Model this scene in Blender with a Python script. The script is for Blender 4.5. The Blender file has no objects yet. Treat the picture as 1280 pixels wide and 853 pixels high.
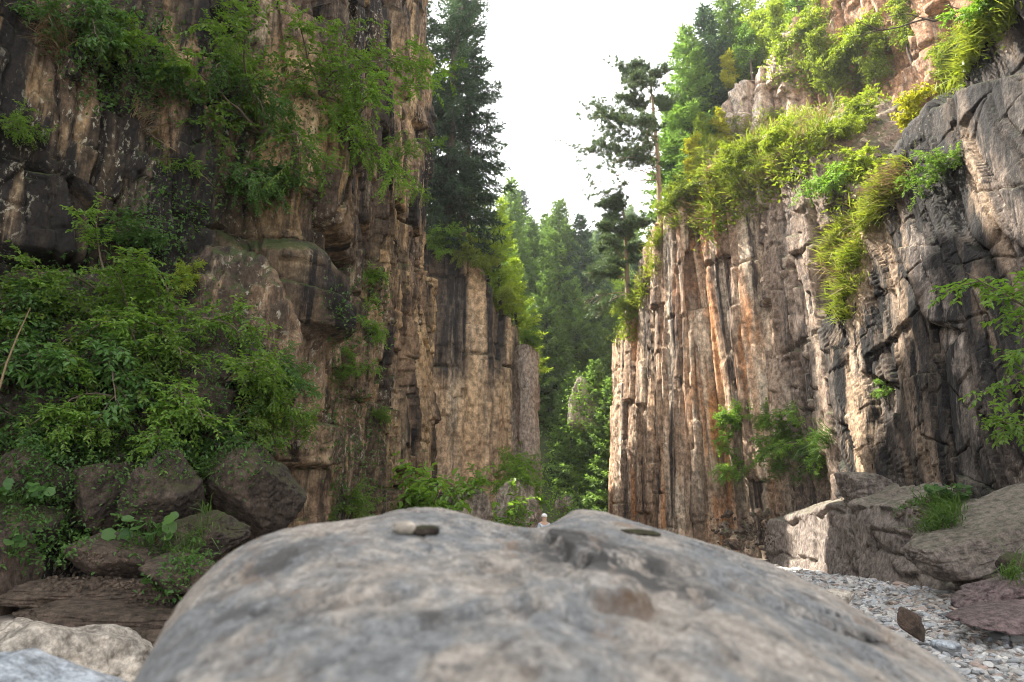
import bpy, bmesh, math, random
import numpy as np
from mathutils import Vector, Matrix, Quaternion
from mathutils.bvhtree import BVHTree

SC = bpy.context.scene
COL = SC.collection
PITCH = math.radians(14.6)
SP, CP = math.sin(PITCH), math.cos(PITCH)
F = 853.3

# ------------------------------------------------------------------ survey helpers
def ray(px, py):
    u = (px - 640) / F; v = (426.5 - py) / F
    return np.array([u, CP - v * SP, SP + v * CP])
def P(px, py, Y):
    """World point at forward distance Y metres along the sight line of a surveyed point."""
    d = ray(px, py)
    return d * (Y / d[1])
def proj(p):
    x, y, z = p
    w = y * CP + z * SP
    return 640 + F * x / w, 426.5 - F * (-y * SP + z * CP) / w

# ------------------------------------------------------------------ noise
def _h(ix, iy, iz, seed):
    h = (ix.astype(np.int64) * 374761393 + iy.astype(np.int64) * 668265263 + iz.astype(np.int64) * 2147483647 + seed * 974711) & 0xFFFFFFFF
    h = ((h ^ (h >> 13)) * 1274126177) & 0xFFFFFFFF
    h = ((h ^ (h >> 15)) * 2246822519) & 0xFFFFFFFF
    return (h ^ (h >> 16)) & 0xFFFFFFFF
def hf(ix, iy, iz, seed):
    return _h(ix, iy, iz, seed) / 4294967295.0
_gr = np.random.default_rng(99).normal(size=(4096, 3)); _gr /= np.linalg.norm(_gr, axis=1, keepdims=True)
def vn(x, y, z, seed=0):
    """Gradient noise, about -1..1."""
    x = np.asarray(x, float); y = np.asarray(y, float) + 0 * x; z = np.asarray(z, float) + 0 * x
    x, y, z = x + seed * .618, y + seed * .377, z + .31 + seed * .173
    fx, fy, fz = np.floor(x), np.floor(y), np.floor(z)
    tx, ty, tz = x - fx, y - fy, z - fz
    sx, sy, sz = [t * t * t * (t * (t * 6 - 15) + 10) for t in (tx, ty, tz)]
    out = 0
    for a in (0, 1):
        wx = sx if a else 1 - sx
        for b in (0, 1):
            wy = sy if b else 1 - sy
            for c in (0, 1):
                wz = sz if c else 1 - sz
                g = _gr[_h(fx + a, fy + b, fz + c, seed) & 4095]
                out = out + wx * wy * wz * (g[..., 0] * (tx - a) + g[..., 1] * (ty - b) + g[..., 2] * (tz - c))
    return out * 1.7
def fbm(x, y, z, seed=0, o=4, g=.5, l=2.03):
    a = 1.; s = 0; t = 0
    for k in range(o):
        s = s + a * vn(x, y, z, seed + k * 17); t += a
        a *= g; x = x * l + 3.1; y = y * l + 1.7; z = z * l + 5.3
    return s / t
def voro(x, y, seed=0, jit=.9):
    fx, fy = np.floor(x), np.floor(y)
    z0 = np.zeros_like(fx)
    F1 = np.full(x.shape, 9.); F2 = np.full(x.shape, 9.)
    R = [np.zeros(x.shape) for _ in range(3)]; DX = np.zeros(x.shape); DY = np.zeros(x.shape)
    for a in (-1, 0, 1):
        for b in (-1, 0, 1):
            cx, cy = fx + a, fy + b
            px = cx + .5 + jit * (hf(cx, cy, z0, seed) - .5); py = cy + .5 + jit * (hf(cx, cy, z0 + 1, seed) - .5)
            dx, dy = x - px, y - py
            d = np.sqrt(dx * dx + dy * dy)
            m = d < F1
            F2 = np.where(m, F1, np.minimum(F2, d)); F1 = np.where(m, d, F1)
            DX = np.where(m, dx, DX); DY = np.where(m, dy, DY)
            for k in range(3):
                R[k] = np.where(m, hf(cx, cy, z0 + 2 + k, seed), R[k])
    return F1, F2, R, DX, DY
def sstep(a, b, x):
    t = np.clip((x - a) / (b - a), 0, 1); return t * t * (3 - 2 * t)
def blocks(x, y, seed, amp, tilt, groove=.1, w=.07):
    F1, F2, R, DX, DY = voro(x, y, seed)
    return (R[0] - .5) * amp + (DX * (R[1] - .5) + DY * (R[2] - .5)) * 2 * tilt - groove * (1 - sstep(0, w, F2 - F1))

def _cell1(x, seed, key, jit=.7):
    i = np.floor(x); z0 = np.zeros_like(i)
    b = lambda k: k + jit * (hf(k, key, z0, seed) - .5)
    i = np.where(x < b(i), i - 1, i); i = np.where(x >= b(i + 1), i + 1, i)
    lo, hi = b(i), b(i + 1)
    return i, x - lo, hi - x, (x - lo) / (hi - lo)
def bricks(x, y, seed, amp, tilt, groove, w, sx, sy):
    """Jointed blocks: columns along x, each broken at its own heights along y (x, y in metres, cell sizes sx, sy)."""
    c, a0, a1, u = _cell1(x / sx, seed, np.zeros(x.shape))
    z0 = np.zeros(x.shape)
    ph = hf(c, z0, z0 + 5, seed)
    q = y / sy * (.6 + .9 * ph) + ph * 17
    r, b0, b1, v = _cell1(q, seed + 3, c)
    R = [hf(c, r, z0 + k, seed) for k in range(3)]
    d = np.minimum(np.minimum(a0, a1) * sx, np.minimum(b0, b1) * sy)
    return (R[0] - .5) * amp + (u - .5) * (R[1] - .5) * 2 * tilt + (v - .5) * (R[2] - .5) * tilt - groove * (1 - sstep(0, w, d))

# ------------------------------------------------------------------ mesh helpers
def tag(o, label=None, cat=None, group=None, kind=None):
    if label: o['label'] = label
    if cat: o['category'] = cat
    if group: o['group'] = group
    if kind: o['kind'] = kind
    return o
def empty(name, loc=(0, 0, 0), rot=(0, 0, 0)):
    o = bpy.data.objects.new(name, None); COL.objects.link(o)
    o.location = loc; o.rotation_euler = rot; o.empty_display_size = .2
    return o
def mesh_np(name, V, F_, mat=None, smooth=True, attrs=None):
    me = bpy.data.meshes.new(name)
    V = np.ascontiguousarray(V, np.float32)
    Fs = F_ if isinstance(F_, list) else [F_]
    me.vertices.add(len(V)); me.vertices.foreach_set('co', V.ravel())
    tot = np.concatenate([np.full(len(f), f.shape[1], np.int32) for f in Fs])
    idx = np.concatenate([np.asarray(f, np.int32).ravel() for f in Fs])
    me.loops.add(len(idx)); me.loops.foreach_set('vertex_index', idx)
    me.polygons.add(len(tot))
    st = np.zeros(len(tot), np.int32); st[1:] = np.cumsum(tot)[:-1]
    me.polygons.foreach_set('loop_start', st)
    me.polygons.foreach_set('use_smooth', np.full(len(tot), smooth, bool))
    for k, a in (attrs or {}).items():
        at = me.attributes.new(k, 'FLOAT', 'POINT'); at.data.foreach_set('value', np.ascontiguousarray(a, np.float32).ravel())
    me.update(calc_edges=True)
    if mat: me.materials.append(mat)
    return me
def link(name, me, parent=None, loc=None):
    o = bpy.data.objects.new(name, me); COL.objects.link(o)
    if parent: o.parent = parent
    if loc is not None: o.location = loc
    return o
def dup(root, loc, rot=None, scale=None, label=None, group=None):
    r = root.copy(); COL.objects.link(r); r.location = loc
    if rot is not None: r.rotation_euler = rot
    if scale is not None: r.scale = (scale,) * 3 if np.isscalar(scale) else scale
    if label: r['label'] = label
    if group: r['group'] = group
    for ch in list(root.children):
        c = ch.copy(); COL.objects.link(c); c.parent = r
    return r
class Acc:
    """Collects vertices, quads/triangles and a random value per vertex."""
    def __init__(s): s.V = []; s.Q = []; s.T = []; s.R = []; s.n = 0
    def add(s, V, Q=None, T=None, r=0.):
        V = np.asarray(V, float).reshape(-1, 3)
        if Q is not None and len(Q): s.Q.append(np.asarray(Q) + s.n)
        if T is not None and len(T): s.T.append(np.asarray(T) + s.n)
        s.R.append(np.broadcast_to(np.asarray(r, float), (len(V),)).copy() if np.ndim(r) <= 1 else r.ravel())
        s.V.append(V); s.n += len(V)
    def mesh(s, name, mat, smooth=True):
        fs = []
        if s.Q: fs.append(np.concatenate(s.Q))
        if s.T: fs.append(np.concatenate(s.T))
        return mesh_np(name, np.concatenate(s.V), fs, mat, smooth, {'rnd': np.concatenate(s.R)})
    def tube(s, pts, rad, k=6, r=0.5):
        pts = np.asarray(pts, float); n = len(pts)
        rad = np.broadcast_to(np.asarray(rad, float), (n,))
        t = np.gradient(pts, axis=0); t /= np.linalg.norm(t, axis=1, keepdims=True) + 1e-9
        ref = np.array([0, 0, 1.]) if abs(t[:, 2]).mean() < .8 else np.array([1., 0, 0])
        a = np.cross(t, ref); a /= np.linalg.norm(a, axis=1, keepdims=True) + 1e-9
        b = np.cross(t, a)
        th = np.linspace(0, 2 * math.pi, k, endpoint=False)
        V = pts[:, None] + rad[:, None, None] * (np.cos(th)[None, :, None] * a[:, None] + np.sin(th)[None, :, None] * b[:, None])
        i = np.arange(n - 1)[:, None] * k; j = np.arange(k)[None]
        Q = np.stack([i + j, i + (j + 1) % k, i + k + (j + 1) % k, i + k + j], -1).reshape(-1, 4)
        s.add(V.reshape(-1, 3), Q, r=r)
def nrm(v): return v / (np.linalg.norm(v, axis=-1, keepdims=True) + 1e-9)
def leaves(acc, pos, d, up, L, W, r, fold=.25, curl=.15):
    """Pointed oval leaves folded along the rib; arrays of base point, direction, up and sizes."""
    d = nrm(d); s = nrm(np.cross(d, up)); n = np.cross(s, d)
    L = np.broadcast_to(L, (len(pos),))[:, None]; W = np.broadcast_to(W, (len(pos),))[:, None]
    V = np.stack([pos,
                  pos + d * L * .30 + s * W * .46 + n * W * fold,
                  pos + d * L * .68 + s * W * .40 + n * (W * fold - L * curl * .4),
                  pos + d * L - n * L * curl,
                  pos + d * L * .68 - s * W * .40 + n * (W * fold - L * curl * .4),
                  pos + d * L * .30 - s * W * .46 + n * W * fold], 1)
    b = np.arange(len(pos))[:, None] * 6
    Q = np.concatenate([b + np.array([[0, 1, 2, 3]]), b + np.array([[0, 3, 4, 5]])])
    acc.add(V.reshape(-1, 3), Q, r=np.repeat(np.broadcast_to(r, (len(pos),)), 6))
def blades(acc, pos, d, side, L, W, r, bend=None):
    """Narrow tapering blades: needles, sprays, grass."""
    L = np.broadcast_to(L, (len(pos),))[:, None]; W = np.broadcast_to(W, (len(pos),))[:, None]
    side = nrm(side)
    bd = 0 if bend is None else bend
    V = np.stack([pos - side * W * .3, pos + side * W * .3, pos + d * L * .5 + side * W * .5 + bd * L * .25,
                  pos + d * L * .5 - side * W * .5 + bd * L * .25, pos + d * L + bd * L], 1)
    b = np.arange(len(pos))[:, None] * 5
    acc.add(V.reshape(-1, 3), b + np.array([[0, 1, 2, 3]]), b + np.array([[3, 2, 4]]), r=np.repeat(np.broadcast_to(r, (len(pos),)), 5))

# ------------------------------------------------------------------ materials
class NT:
    def __init__(s, name):
        s.m = bpy.data.materials.new(name); s.m.use_nodes = True
        s.t = s.m.node_tree; s.t.nodes.clear()
    def n(s, typ, **kw):
        o = s.t.nodes.new(typ)
        for k, v in kw.items():
            if k in o.inputs: s.inp(o.inputs[k], v)
            else: setattr(o, k, v)
        return o
    def inp(s, sock, v):
        if hasattr(v, 'is_output') or isinstance(v, bpy.types.NodeSocket): s.t.links.new(v, sock)
        else:
            if sock.type == 'RGBA' and len(v) == 3: v = (*v, 1)
            sock.default_value = v
    def coord(s, scale=(1, 1, 1), rot=(0, 0, 0), loc=(0, 0, 0)):
        if not hasattr(s, 'tc'): s.tc = s.n('ShaderNodeTexCoord')
        mp = s.n('ShaderNodeMapping'); s.t.links.new(s.tc.outputs['Object'], mp.inputs[0])
        mp.inputs['Scale'].default_value = scale; mp.inputs['Rotation'].default_value = rot; mp.inputs['Location'].default_value = loc
        return mp.outputs[0]
    def noise(s, co, scale=1., detail=5., rough=.55, dist=0.):
        o = s.n('ShaderNodeTexNoise', Vector=co, Scale=scale, Detail=detail, Roughness=rough, Distortion=dist)
        return o.outputs['Fac']
    def ramp(s, f, a, b, lo=0., hi=1.):
        o = s.n('ShaderNodeMapRange', interpolation_type='SMOOTHSTEP')
        s.inp(o.inputs[0], f)
        for i, v in ((1, a), (2, b), (3, lo), (4, hi)): s.inp(o.inputs[i], v)
        return o.outputs[0]
    def mix(s, f, a, b, mode='MIX'):
        o = s.n('ShaderNodeMix', data_type='RGBA', blend_type=mode)
        s.inp(o.inputs[0], f); s.inp(o.inputs[6], a); s.inp(o.inputs[7], b)
        return o.outputs[2]
    def math(s, op, a, b=0., clamp=False):
        o = s.n('ShaderNodeMath', operation=op, use_clamp=clamp)
        s.inp(o.inputs[0], a); s.inp(o.inputs[1], b)
        return o.outputs[0]
    def attr(s, nm):
        return s.n('ShaderNodeAttribute', attribute_name=nm).outputs['Fac']
    def out(s, sh):
        o = s.n('ShaderNodeOutputMaterial'); s.t.links.new(sh, o.inputs[0]); return s.m

def rock_mat(name, base, alt, dark, pale, warm=(.42, .27, .16), streak=.7, pstreak=.35, lichen=.5, moss=.6,
             lean=0., tscale=1., bump=.85, mosscol=(.045, .07, .015), lich=(.46, .43, .33), off=0., rough=.85, mott=.55):
    g = NT(name)
    rot = (0, lean, 0)
    L = (off, off * .7, off * .3)
    big = g.noise(g.coord((.45 * tscale, .45 * tscale, .22 * tscale), rot, L), 1, 6, .6, .4)
    c = g.mix(g.ramp(big, .44, .56), base, alt)
    w = g.attr('warm'); d = g.attr('dark'); pl = g.attr('pale')
    c = g.mix(w, c, warm)
    st = g.noise(g.coord((1.5 * tscale, 1.5 * tscale, .10 * tscale), rot, L), 1, 9, .7, .2)
    st2 = g.noise(g.coord((4. * tscale, 4. * tscale, .26 * tscale), rot, L), 1, 9, .72, .2)
    ps = g.math('MULTIPLY', g.ramp(st2, .54, .61), pstreak)
    c = g.mix(g.math('ADD', ps, g.math('MULTIPLY', pl, g.ramp(st2, .3, .6, .35, 1.)), True), c, pale)
    stf = g.math('ADD', g.math('MULTIPLY', g.ramp(st, .50, .59), streak), g.math('MULTIPLY', d, g.ramp(st, .25, .55, .55, 1.)), True)
    c = g.mix(stf, c, dark)
    # mottling
    mt = g.noise(g.coord((1, 1, .8), (0, 0, 0), L), 6 * tscale, 9, .68)
    mt2 = g.noise(g.coord((1, 1, .7), (0, 0, 0), L), 26 * tscale, 5, .7)
    v = g.math('MULTIPLY', g.ramp(mt, .32, .68, 1 - mott, 1 + mott), g.ramp(mt2, .32, .68, .74, 1.26))
    cc = g.n('ShaderNodeCombineColor'); [g.inp(cc.inputs[i], v) for i in range(3)]
    c = g.mix(1., c, cc.outputs[0], 'MULTIPLY')
    # lichen specks in patches
    ln = g.noise(g.coord((1, 1, .6), (0, 0, 0), L), 11 * tscale, 6, .7, .5)
    lg = g.noise(g.coord((.5, .5, .3), (0, 0, 0), (off + 9, 3, 1)), 1 * tscale, 4, .6)
    lf = g.math('MULTIPLY', g.ramp(ln, .56, .63), g.math('MULTIPLY', g.ramp(lg, .45, .65), lichen))
    c = g.mix(lf, c, lich)
    # moss where faces look up, broken by noise
    ge = g.n('ShaderNodeNewGeometry'); sx = g.n('ShaderNodeSeparateXYZ', Vector=ge.outputs['Normal'])
    mn = g.noise(g.coord(), 2.3, 7, .65)
    mf = g.math('MULTIPLY', g.ramp(g.math('ADD', sx.outputs[2], g.math('MULTIPLY', g.math('SUBTRACT', mn, .5), 1.6)), .45, .8), moss)
    c = g.mix(mf, c, mosscol)
    b1 = g.noise(g.coord((1, 1, .6), rot, L), 3.2 * tscale, 13, .74, .2)
    b2 = g.noise(g.coord((1, 1, .2), rot, L), 9 * tscale, 6, .6)
    hgt = g.math('ADD', b1, g.math('MULTIPLY', b2, .35))
    bp = g.n('ShaderNodeBump', Height=hgt, Strength=bump, Distance=.16 / tscale)
    s = g.n('ShaderNodeBsdfPrincipled', **{'Base Color': c, 'Roughness': rough, 'Normal': bp.outputs[0]})
    s.inputs['Specular IOR Level'].default_value = .35
    return g.out(s.outputs[0])

def leaf_mat(name, a, b, trans=.35, tcol=None, rough=.5, young=None):
    g = NT(name)
    r = g.attr('rnd')
    c = g.mix(r, a, b)
    if young: c = g.mix(g.ramp(r, .86, .99), c, young)
    oi = g.n('ShaderNodeObjectInfo')
    v = g.ramp(oi.outputs['Random'], 0, 1, .8, 1.2)
    cc = g.n('ShaderNodeCombineColor'); [g.inp(cc.inputs[i], v) for i in range(3)]
    c = g.mix(1., c, cc.outputs[0], 'MULTIPLY')
    s = g.n('ShaderNodeBsdfPrincipled', **{'Base Color': c, 'Roughness': rough})
    s.inputs['Specular IOR Level'].default_value = .3
    t = g.n('ShaderNodeBsdfTranslucent')
    g.inp(t.inputs[0], g.mix(1., c, tcol or (1.6, 1.7, .7), 'MULTIPLY'))
    m = g.n('ShaderNodeMixShader'); m.inputs[0].default_value = trans
    g.t.links.new(s.outputs[0], m.inputs[1]); g.t.links.new(t.outputs[0], m.inputs[2])
    return g.out(m.outputs[0])
def plain_mat(name, a, b, scale=8., bump=.3, rough=.8, stretch=(1, 1, 1)):
    g = NT(name)
    n = g.noise(g.coord(stretch), scale, 6, .6)
    c = g.mix(g.ramp(n, .3, .7), a, b)
    bp = g.n('ShaderNodeBump', Height=n, Strength=bump, Distance=.03)
    s = g.n('ShaderNodeBsdfPrincipled', **{'Base Color': c, 'Roughness': rough, 'Normal': bp.outputs[0]})
    return g.out(s.outputs[0])

M = {}
M['left'] = rock_mat('brown_rock', (.090, .062, .043), (.225, .150, .092), (.017, .014, .012), (.47, .37, .235), warm=(.42, .285, .15), streak=.75, pstreak=.45, lichen=.8, moss=.8, off=1.)
M['outcrop'] = rock_mat('dark_boulder_rock', (.046, .034, .026), (.076, .055, .041), (.018, .015, .013), (.3, .25, .18), streak=.35, pstreak=.08, lichen=.35, moss=.7, tscale=1.7, off=4., mosscol=(.05, .055, .015))
M['ledge'] = rock_mat('brown_ledge_rock', (.080, .056, .042), (.115, .082, .060), (.035, .027, .022), (.2, .16, .12), streak=.3, pstreak=.05, lichen=.1, moss=.06, tscale=2.0, off=5.)
M['plate'] = rock_mat('tan_rock', (.56, .40, .24), (.45, .32, .20), (.042, .036, .033), (.62, .52, .39), streak=.35, pstreak=.3, lichen=0.1, moss=.5, tscale=0.6, off=7.)
M['pillar'] = rock_mat('lichen_rock', (.25, .195, .155), (.32, .26, .21), (.075, .058, .05), (.45, .40, .33), streak=.5, pstreak=.3, lichen=1., moss=.6, lich=(.5, .49, .44), off=9.)
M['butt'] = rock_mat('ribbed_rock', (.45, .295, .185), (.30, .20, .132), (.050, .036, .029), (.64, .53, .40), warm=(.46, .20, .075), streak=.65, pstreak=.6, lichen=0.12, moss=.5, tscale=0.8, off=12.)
M['upper'] = rock_mat('pink_rock', (.40, .28, .20), (.36, .215, .135), (.13, .085, .06), (.56, .48, .40), warm=(.37, .20, .11), streak=.4, pstreak=.55, lichen=0.1, moss=.4, tscale=0.7, off=15.)
M['mid'] = rock_mat('grey_rock', (.21, .15, .11), (.29, .215, .16), (.05, .037, .032), (.44, .36, .28), warm=(.40, .25, .15), streak=.6, pstreak=.35, lichen=.5, moss=.6, off=18.)
M['near'] = rock_mat('stained_rock', (.056, .043, .036), (.115, .089, .072), (.012, .010, .009), (.36, .30, .25), warm=(.44, .31, .20), streak=.9, pstreak=.45, lichen=.2, moss=.2, tscale=1.25, off=21., lean=-.28)
M['bench'] = rock_mat('bench_rock', (.17, .138, .12), (.21, .175, .15), (.06, .05, .045), (.36, .31, .27), streak=.2, pstreak=.1, lichen=.15, moss=.25, tscale=1.5, off=24.)
M['purple'] = rock_mat('purple_slab_rock', (.155, .108, .108), (.12, .088, .088), (.06, .047, .047), (.24, .2, .19), streak=.1, pstreak=.05, lichen=.1, moss=.1, tscale=2.0, off=27.)
M['pale'] = rock_mat('pale_rock', (.36, .315, .26), (.29, .26, .22), (.18, .16, .14), (.48, .44, .39), streak=.1, pstreak=.1, lichen=.1, moss=0, off=30., tscale=2., bump=.35)
M['bluish'] = rock_mat('blue_grey_rock', (.25, .28, .31), (.31, .33, .35), (.16, .17, .19), (.40, .41, .42), streak=.1, pstreak=.1, lichen=0, moss=0, off=33., tscale=3., bump=.3)
M['bark'] = plain_mat('bark', (.05, .037, .028), (.11, .082, .06), 9, .6, .9, (1, 1, .3))
M['bark_lit'] = plain_mat('pine_bark', (.20, .13, .085), (.32, .23, .15), 7, .6, .9, (1, 1, .3))  # paler bark, the sun on the pine trunks put into its colour
M['twig'] = plain_mat('twig_bark', (.09, .07, .05), (.16, .12, .08), 9, .2)
M['spruce'] = leaf_mat('spruce_needles', (.035, .065, .045), (.075, .115, .065), .25, (1.3, 1.5, .8))
M['spruce_lit'] = leaf_mat('young_needles', (.155, .22, .038), (.29, .35, .06), .52, (1.4, 1.5, .6))  # spruce needles with sunlight put into a brighter, yellower colour
M['fir'] = leaf_mat('fir_needles', (.085, .145, .045), (.175, .25, .07), .4, (1.3, 1.5, .7))
M['pine'] = leaf_mat('pine_needles', (.05, .085, .045), (.11, .15, .06), .25, (1.3, 1.4, .8))
M['leaf'] = leaf_mat('ash_leaf', (.085, .165, .028), (.18, .29, .05), .42, None, .45, (.15, .20, .03))
M['leaf_deep'] = leaf_mat('alder_leaf', (.045, .11, .03), (.11, .205, .05), .36, None, .45, (.10, .16, .03))
M['leaf_light'] = leaf_mat('birch_leaf', (.14, .20, .03), (.25, .31, .045), .42, (1.5, 1.5, .5), .5, (.3, .3, .03))
M['leaf_yellow'] = leaf_mat('yellow_leaf', (.22, .24, .02), (.34, .32, .03), .45, (1.4, 1.4, .5), .5)
M['grass'] = leaf_mat('grass_blade', (.12, .18, .03), (.28, .30, .06), .38, (1.4, 1.4, .6), .6, (.34, .28, .12))
M['grass_deep'] = leaf_mat('shade_grass', (.04, .09, .02), (.09, .15, .03), .3, None, .6)
M['dry'] = leaf_mat('dry_grass', (.22, .16, .09), (.34, .25, .14), .2, (1.1, 1., .8), .8)
def gravel_mat():
    g = NT('gravel_stone')
    r = g.attr('rnd')
    cr = g.n('ShaderNodeValToRGB', Fac=r)
    e = cr.color_ramp.elements
    e[0].color = (.13, .125, .12, 1); e[1].color = (.52, .49, .45, 1)
    for p, c in ((.18, (.26, .27, .28, 1)), (.42, (.36, .35, .33, 1)), (.55, (.30, .225, .185, 1)), (.68, (.40, .375, .35, 1)), (.84, (.33, .35, .37, 1))):
        x = e.new(p); x.color = c
    n = g.noise(g.coord(), 22, 6, .6)
    v = g.ramp(n, .25, .75, .7, 1.25)
    cc = g.n('ShaderNodeCombineColor'); [g.inp(cc.inputs[i], v) for i in range(3)]
    c = g.mix(1., cr.outputs[0], cc.outputs[0], 'MULTIPLY')
    bp = g.n('ShaderNodeBump', Height=n, Strength=.25, Distance=.02)
    s = g.n('ShaderNodeBsdfPrincipled', **{'Base Color': c, 'Roughness': .8, 'Normal': bp.outputs[0]})
    return g.out(s.outputs[0])
M['gravel'] = gravel_mat()
def boulder_mat():
    g = NT('grey_boulder_rock')
    a = g.noise(g.coord((1, .6, 1), (0, 0, .5)), 5, 7, .62, .15)
    c = g.mix(g.ramp(a, .42, .58), (.20, .205, .207), (.345, .305, .262))
    b = g.noise(g.coord((1, .55, 1), (0, 0, .2), (4, 2, 0)), 10, 8, .7, .1)
    c = g.mix(g.ramp(b, .52, .62, 0, .6), c, (.45, .40, .345))
    d = g.noise(g.coord((1, .6, 1), (0, 0, -.7), (7, 1, 0)), 7, 9, .74, .2)
    c = g.mix(g.ramp(d, .54, .62, 0, .75), c, (.13, .125, .12))
    e = g.noise(g.coord((1, 1, 1), (0, 0, 0), (1, 8, 0)), 34, 6, .65)
    e2 = g.noise(g.coord(), 120, 5, .7)
    v = g.math('MULTIPLY', g.ramp(e, .3, .7, .68, 1.32), g.ramp(e2, .3, .7, .7, 1.3))
    cc = g.n('ShaderNodeCombineColor'); [g.inp(cc.inputs[i], v) for i in range(3)]
    c = g.mix(1., c, cc.outputs[0], 'MULTIPLY')
    f = g.noise(g.coord((1, .6, 1), (0, 0, .9), (2, 11, 0)), 6, 8, .7, .2)
    c = g.mix(g.ramp(f, .57, .66, 0, .6), c, (.25, .165, .105))
    pf = g.noise(g.coord((1, .6, 1), (0, 0, .3), (5, 3, 0)), 22, 5, .6)
    c = g.mix(g.ramp(pf, .66, .72, 0, .8), c, (.09, .075, .062))
    w = g.attr('warm'); c = g.mix(g.math('MULTIPLY', w, g.ramp(b, .38, .56, 1., .6)), c, (.10, .060, .034))
    k = g.attr('dark'); c = g.mix(g.math('MULTIPLY', k, g.ramp(pf, .42, .54, .15, 1.3), True), c, (.07, .066, .062))
    h = g.math('ADD', g.math('MULTIPLY', b, .6), g.math('ADD', g.math('MULTIPLY', e, .4), g.math('MULTIPLY', e2, .12)))
    bp = g.n('ShaderNodeBump', Height=h, Strength=1., Distance=.05)
    s = g.n('ShaderNodeBsdfPrincipled', **{'Base Color': c, 'Roughness': .75, 'Normal': bp.outputs[0]})
    return g.out(s.outputs[0])
M['boulder'] = boulder_mat()

# ------------------------------------------------------------------ cliffs
BV_V, BV_F, BV_N = [], [], [0]
def bvh_add(G):
    r, c = G.shape[:2]
    G2 = G.reshape(-1, 3)
    i = np.arange(r - 1)[:, None] * c + np.arange(c - 1)[None]
    Q = np.stack([i, i + 1, i + c + 1, i + c], -1).reshape(-1, 4) + BV_N[0]
    BV_V.append(G2); BV_F.append(Q); BV_N[0] += len(G2)
def bvh_mesh(V, Fq):
    BV_V.append(np.asarray(V)); BV_F.append(np.asarray(Fq) + BV_N[0]); BV_N[0] += len(V)
def interp_curve(K, n=2400, smooth=.6):
    """Blend of polyline and Catmull-Rom through the stations, columns of K are free."""
    K = np.asarray(K, float); m = len(K)
    t = np.linspace(0, m - 1, n); i = np.minimum(t.astype(int), m - 2); f = (t - i)[:, None]
    lin = K[i] * (1 - f) + K[i + 1] * f
    p0 = K[np.maximum(i - 1, 0)]; p1 = K[i]; p2 = K[i + 1]; p3 = K[np.minimum(i + 2, m - 1)]
    cr = .5 * (2 * p1 + (p2 - p0) * f + (2 * p0 - 5 * p1 + 4 * p2 - p3) * f ** 2 + (3 * p1 - p0 - 3 * p2 + p3) * f ** 3)
    return lin * (1 - smooth) + cr * smooth
def wall(name, st, disp, mat, zb=-2.4, kres=.0029, zres=None, back=(8., 2.), side=1, attr=None, smooth=.6, nback=26, minds=.025, label=None, bdir=(1, 0)):
    """st: stations (Xbase, Ybase, Xtop, Ytop, ztop). The face rises from base to top, then runs back as a plateau."""
    C = interp_curve(st, smooth=smooth)
    seg = np.linalg.norm(np.diff(C[:, :2], axis=0), axis=1)
    dist = np.linalg.norm(C[:, :2], axis=1)
    # only finely sampled where it can be seen from around the camera
    ang = np.abs(C[:, 0] / np.maximum(C[:, 1], .1)); hid = np.where((C[:, 1] < 1) | (ang > 1.05), 4., 1.)
    w = seg / np.maximum(minds, kres * dist[:-1] * hid[:-1])
    cw = np.concatenate([[0], np.cumsum(w)]); n = int(cw[-1]) + 2
    q = np.linspace(0, cw[-1], n)
    S0 = np.concatenate([[0], np.cumsum(seg)])
    D = np.stack([np.interp(q, cw, C[:, k]) for k in range(5)], 1); S = np.interp(q, cw, S0)
    zmax = D[:, 4].max(); dmin = np.percentile(dist, 30)
    zs = []
    z = 0.
    dz = zres or max(minds, kres * dmin)
    H = zmax - zb
    zfine = 1.05 * dmin + 2.5
    while z < H:
        zs.append(z / H); z += dz * (1 if z < zfine else 3)
    T = np.array(zs + [1.])
    xt = lambda a, b: a[None] + (b - a)[None] * T[:, None]
    G = np.stack([xt(D[:, 0], D[:, 2]), xt(D[:, 1], D[:, 3]), zb + (D[:, 4] - zb)[None] * T[:, None]], -1)
    nb = np.broadcast_to(nrm(np.array(bdir, float)), (n, 2))      # away from the gorge
    bt = (np.linspace(0, 1, nback + 1)[1:]) ** 1.5
    B = np.stack([D[None, :, 2] + nb[None, :, 0] * back[0] * bt[:, None], D[None, :, 3] + nb[None, :, 1] * back[0] * bt[:, None],
                  D[None, :, 4] + back[1] * bt[:, None]], -1)
    G = np.concatenate([G, B], 0)
    du = np.gradient(G, axis=1); dv = np.gradient(G, axis=0)
    N = nrm(np.cross(du, dv)) * side
    Sg = np.broadcast_to(S[None], G.shape[:2]); Z = G[..., 2]
    d, along = disp(Sg, Z, G)
    fade = np.concatenate([np.ones(len(T)), np.linspace(1, .5, nback)])[:, None]
    G = G + N * (d * fade)[..., None]
    if along is not None: G = G + along
    r, c = G.shape[:2]
    i = np.arange(r - 1)[:, None] * c + np.arange(c - 1)[None]
    Q = np.stack([i, i + 1, i + c + 1, i + c], -1).reshape(-1, 4)
    if side < 0: Q = Q[:, ::-1]
    at = attr(Sg, Z, G) if attr else {}
    me = mesh_np(name, G.reshape(-1, 3), Q, mat, True, at)
    o = link(name, me); tag(o, kind='structure')
    if label: o['label'] = label
    bvh_add(np.concatenate([G[::3, ::3]], 0))
    return o, G
def blob(X, Z, cx, cz, rx, rz):
    return np.exp(-(((X - cx) / rx) ** 2 + ((Z - cz) / rz) ** 2))
def warpd(S, Z, seed, a=.5, f=.35):
    return S + a * fbm(S * f, Z * f, 0, seed, 3), Z + a * fbm(S * f, Z * f, 7.3, seed + 5, 3)

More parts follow.
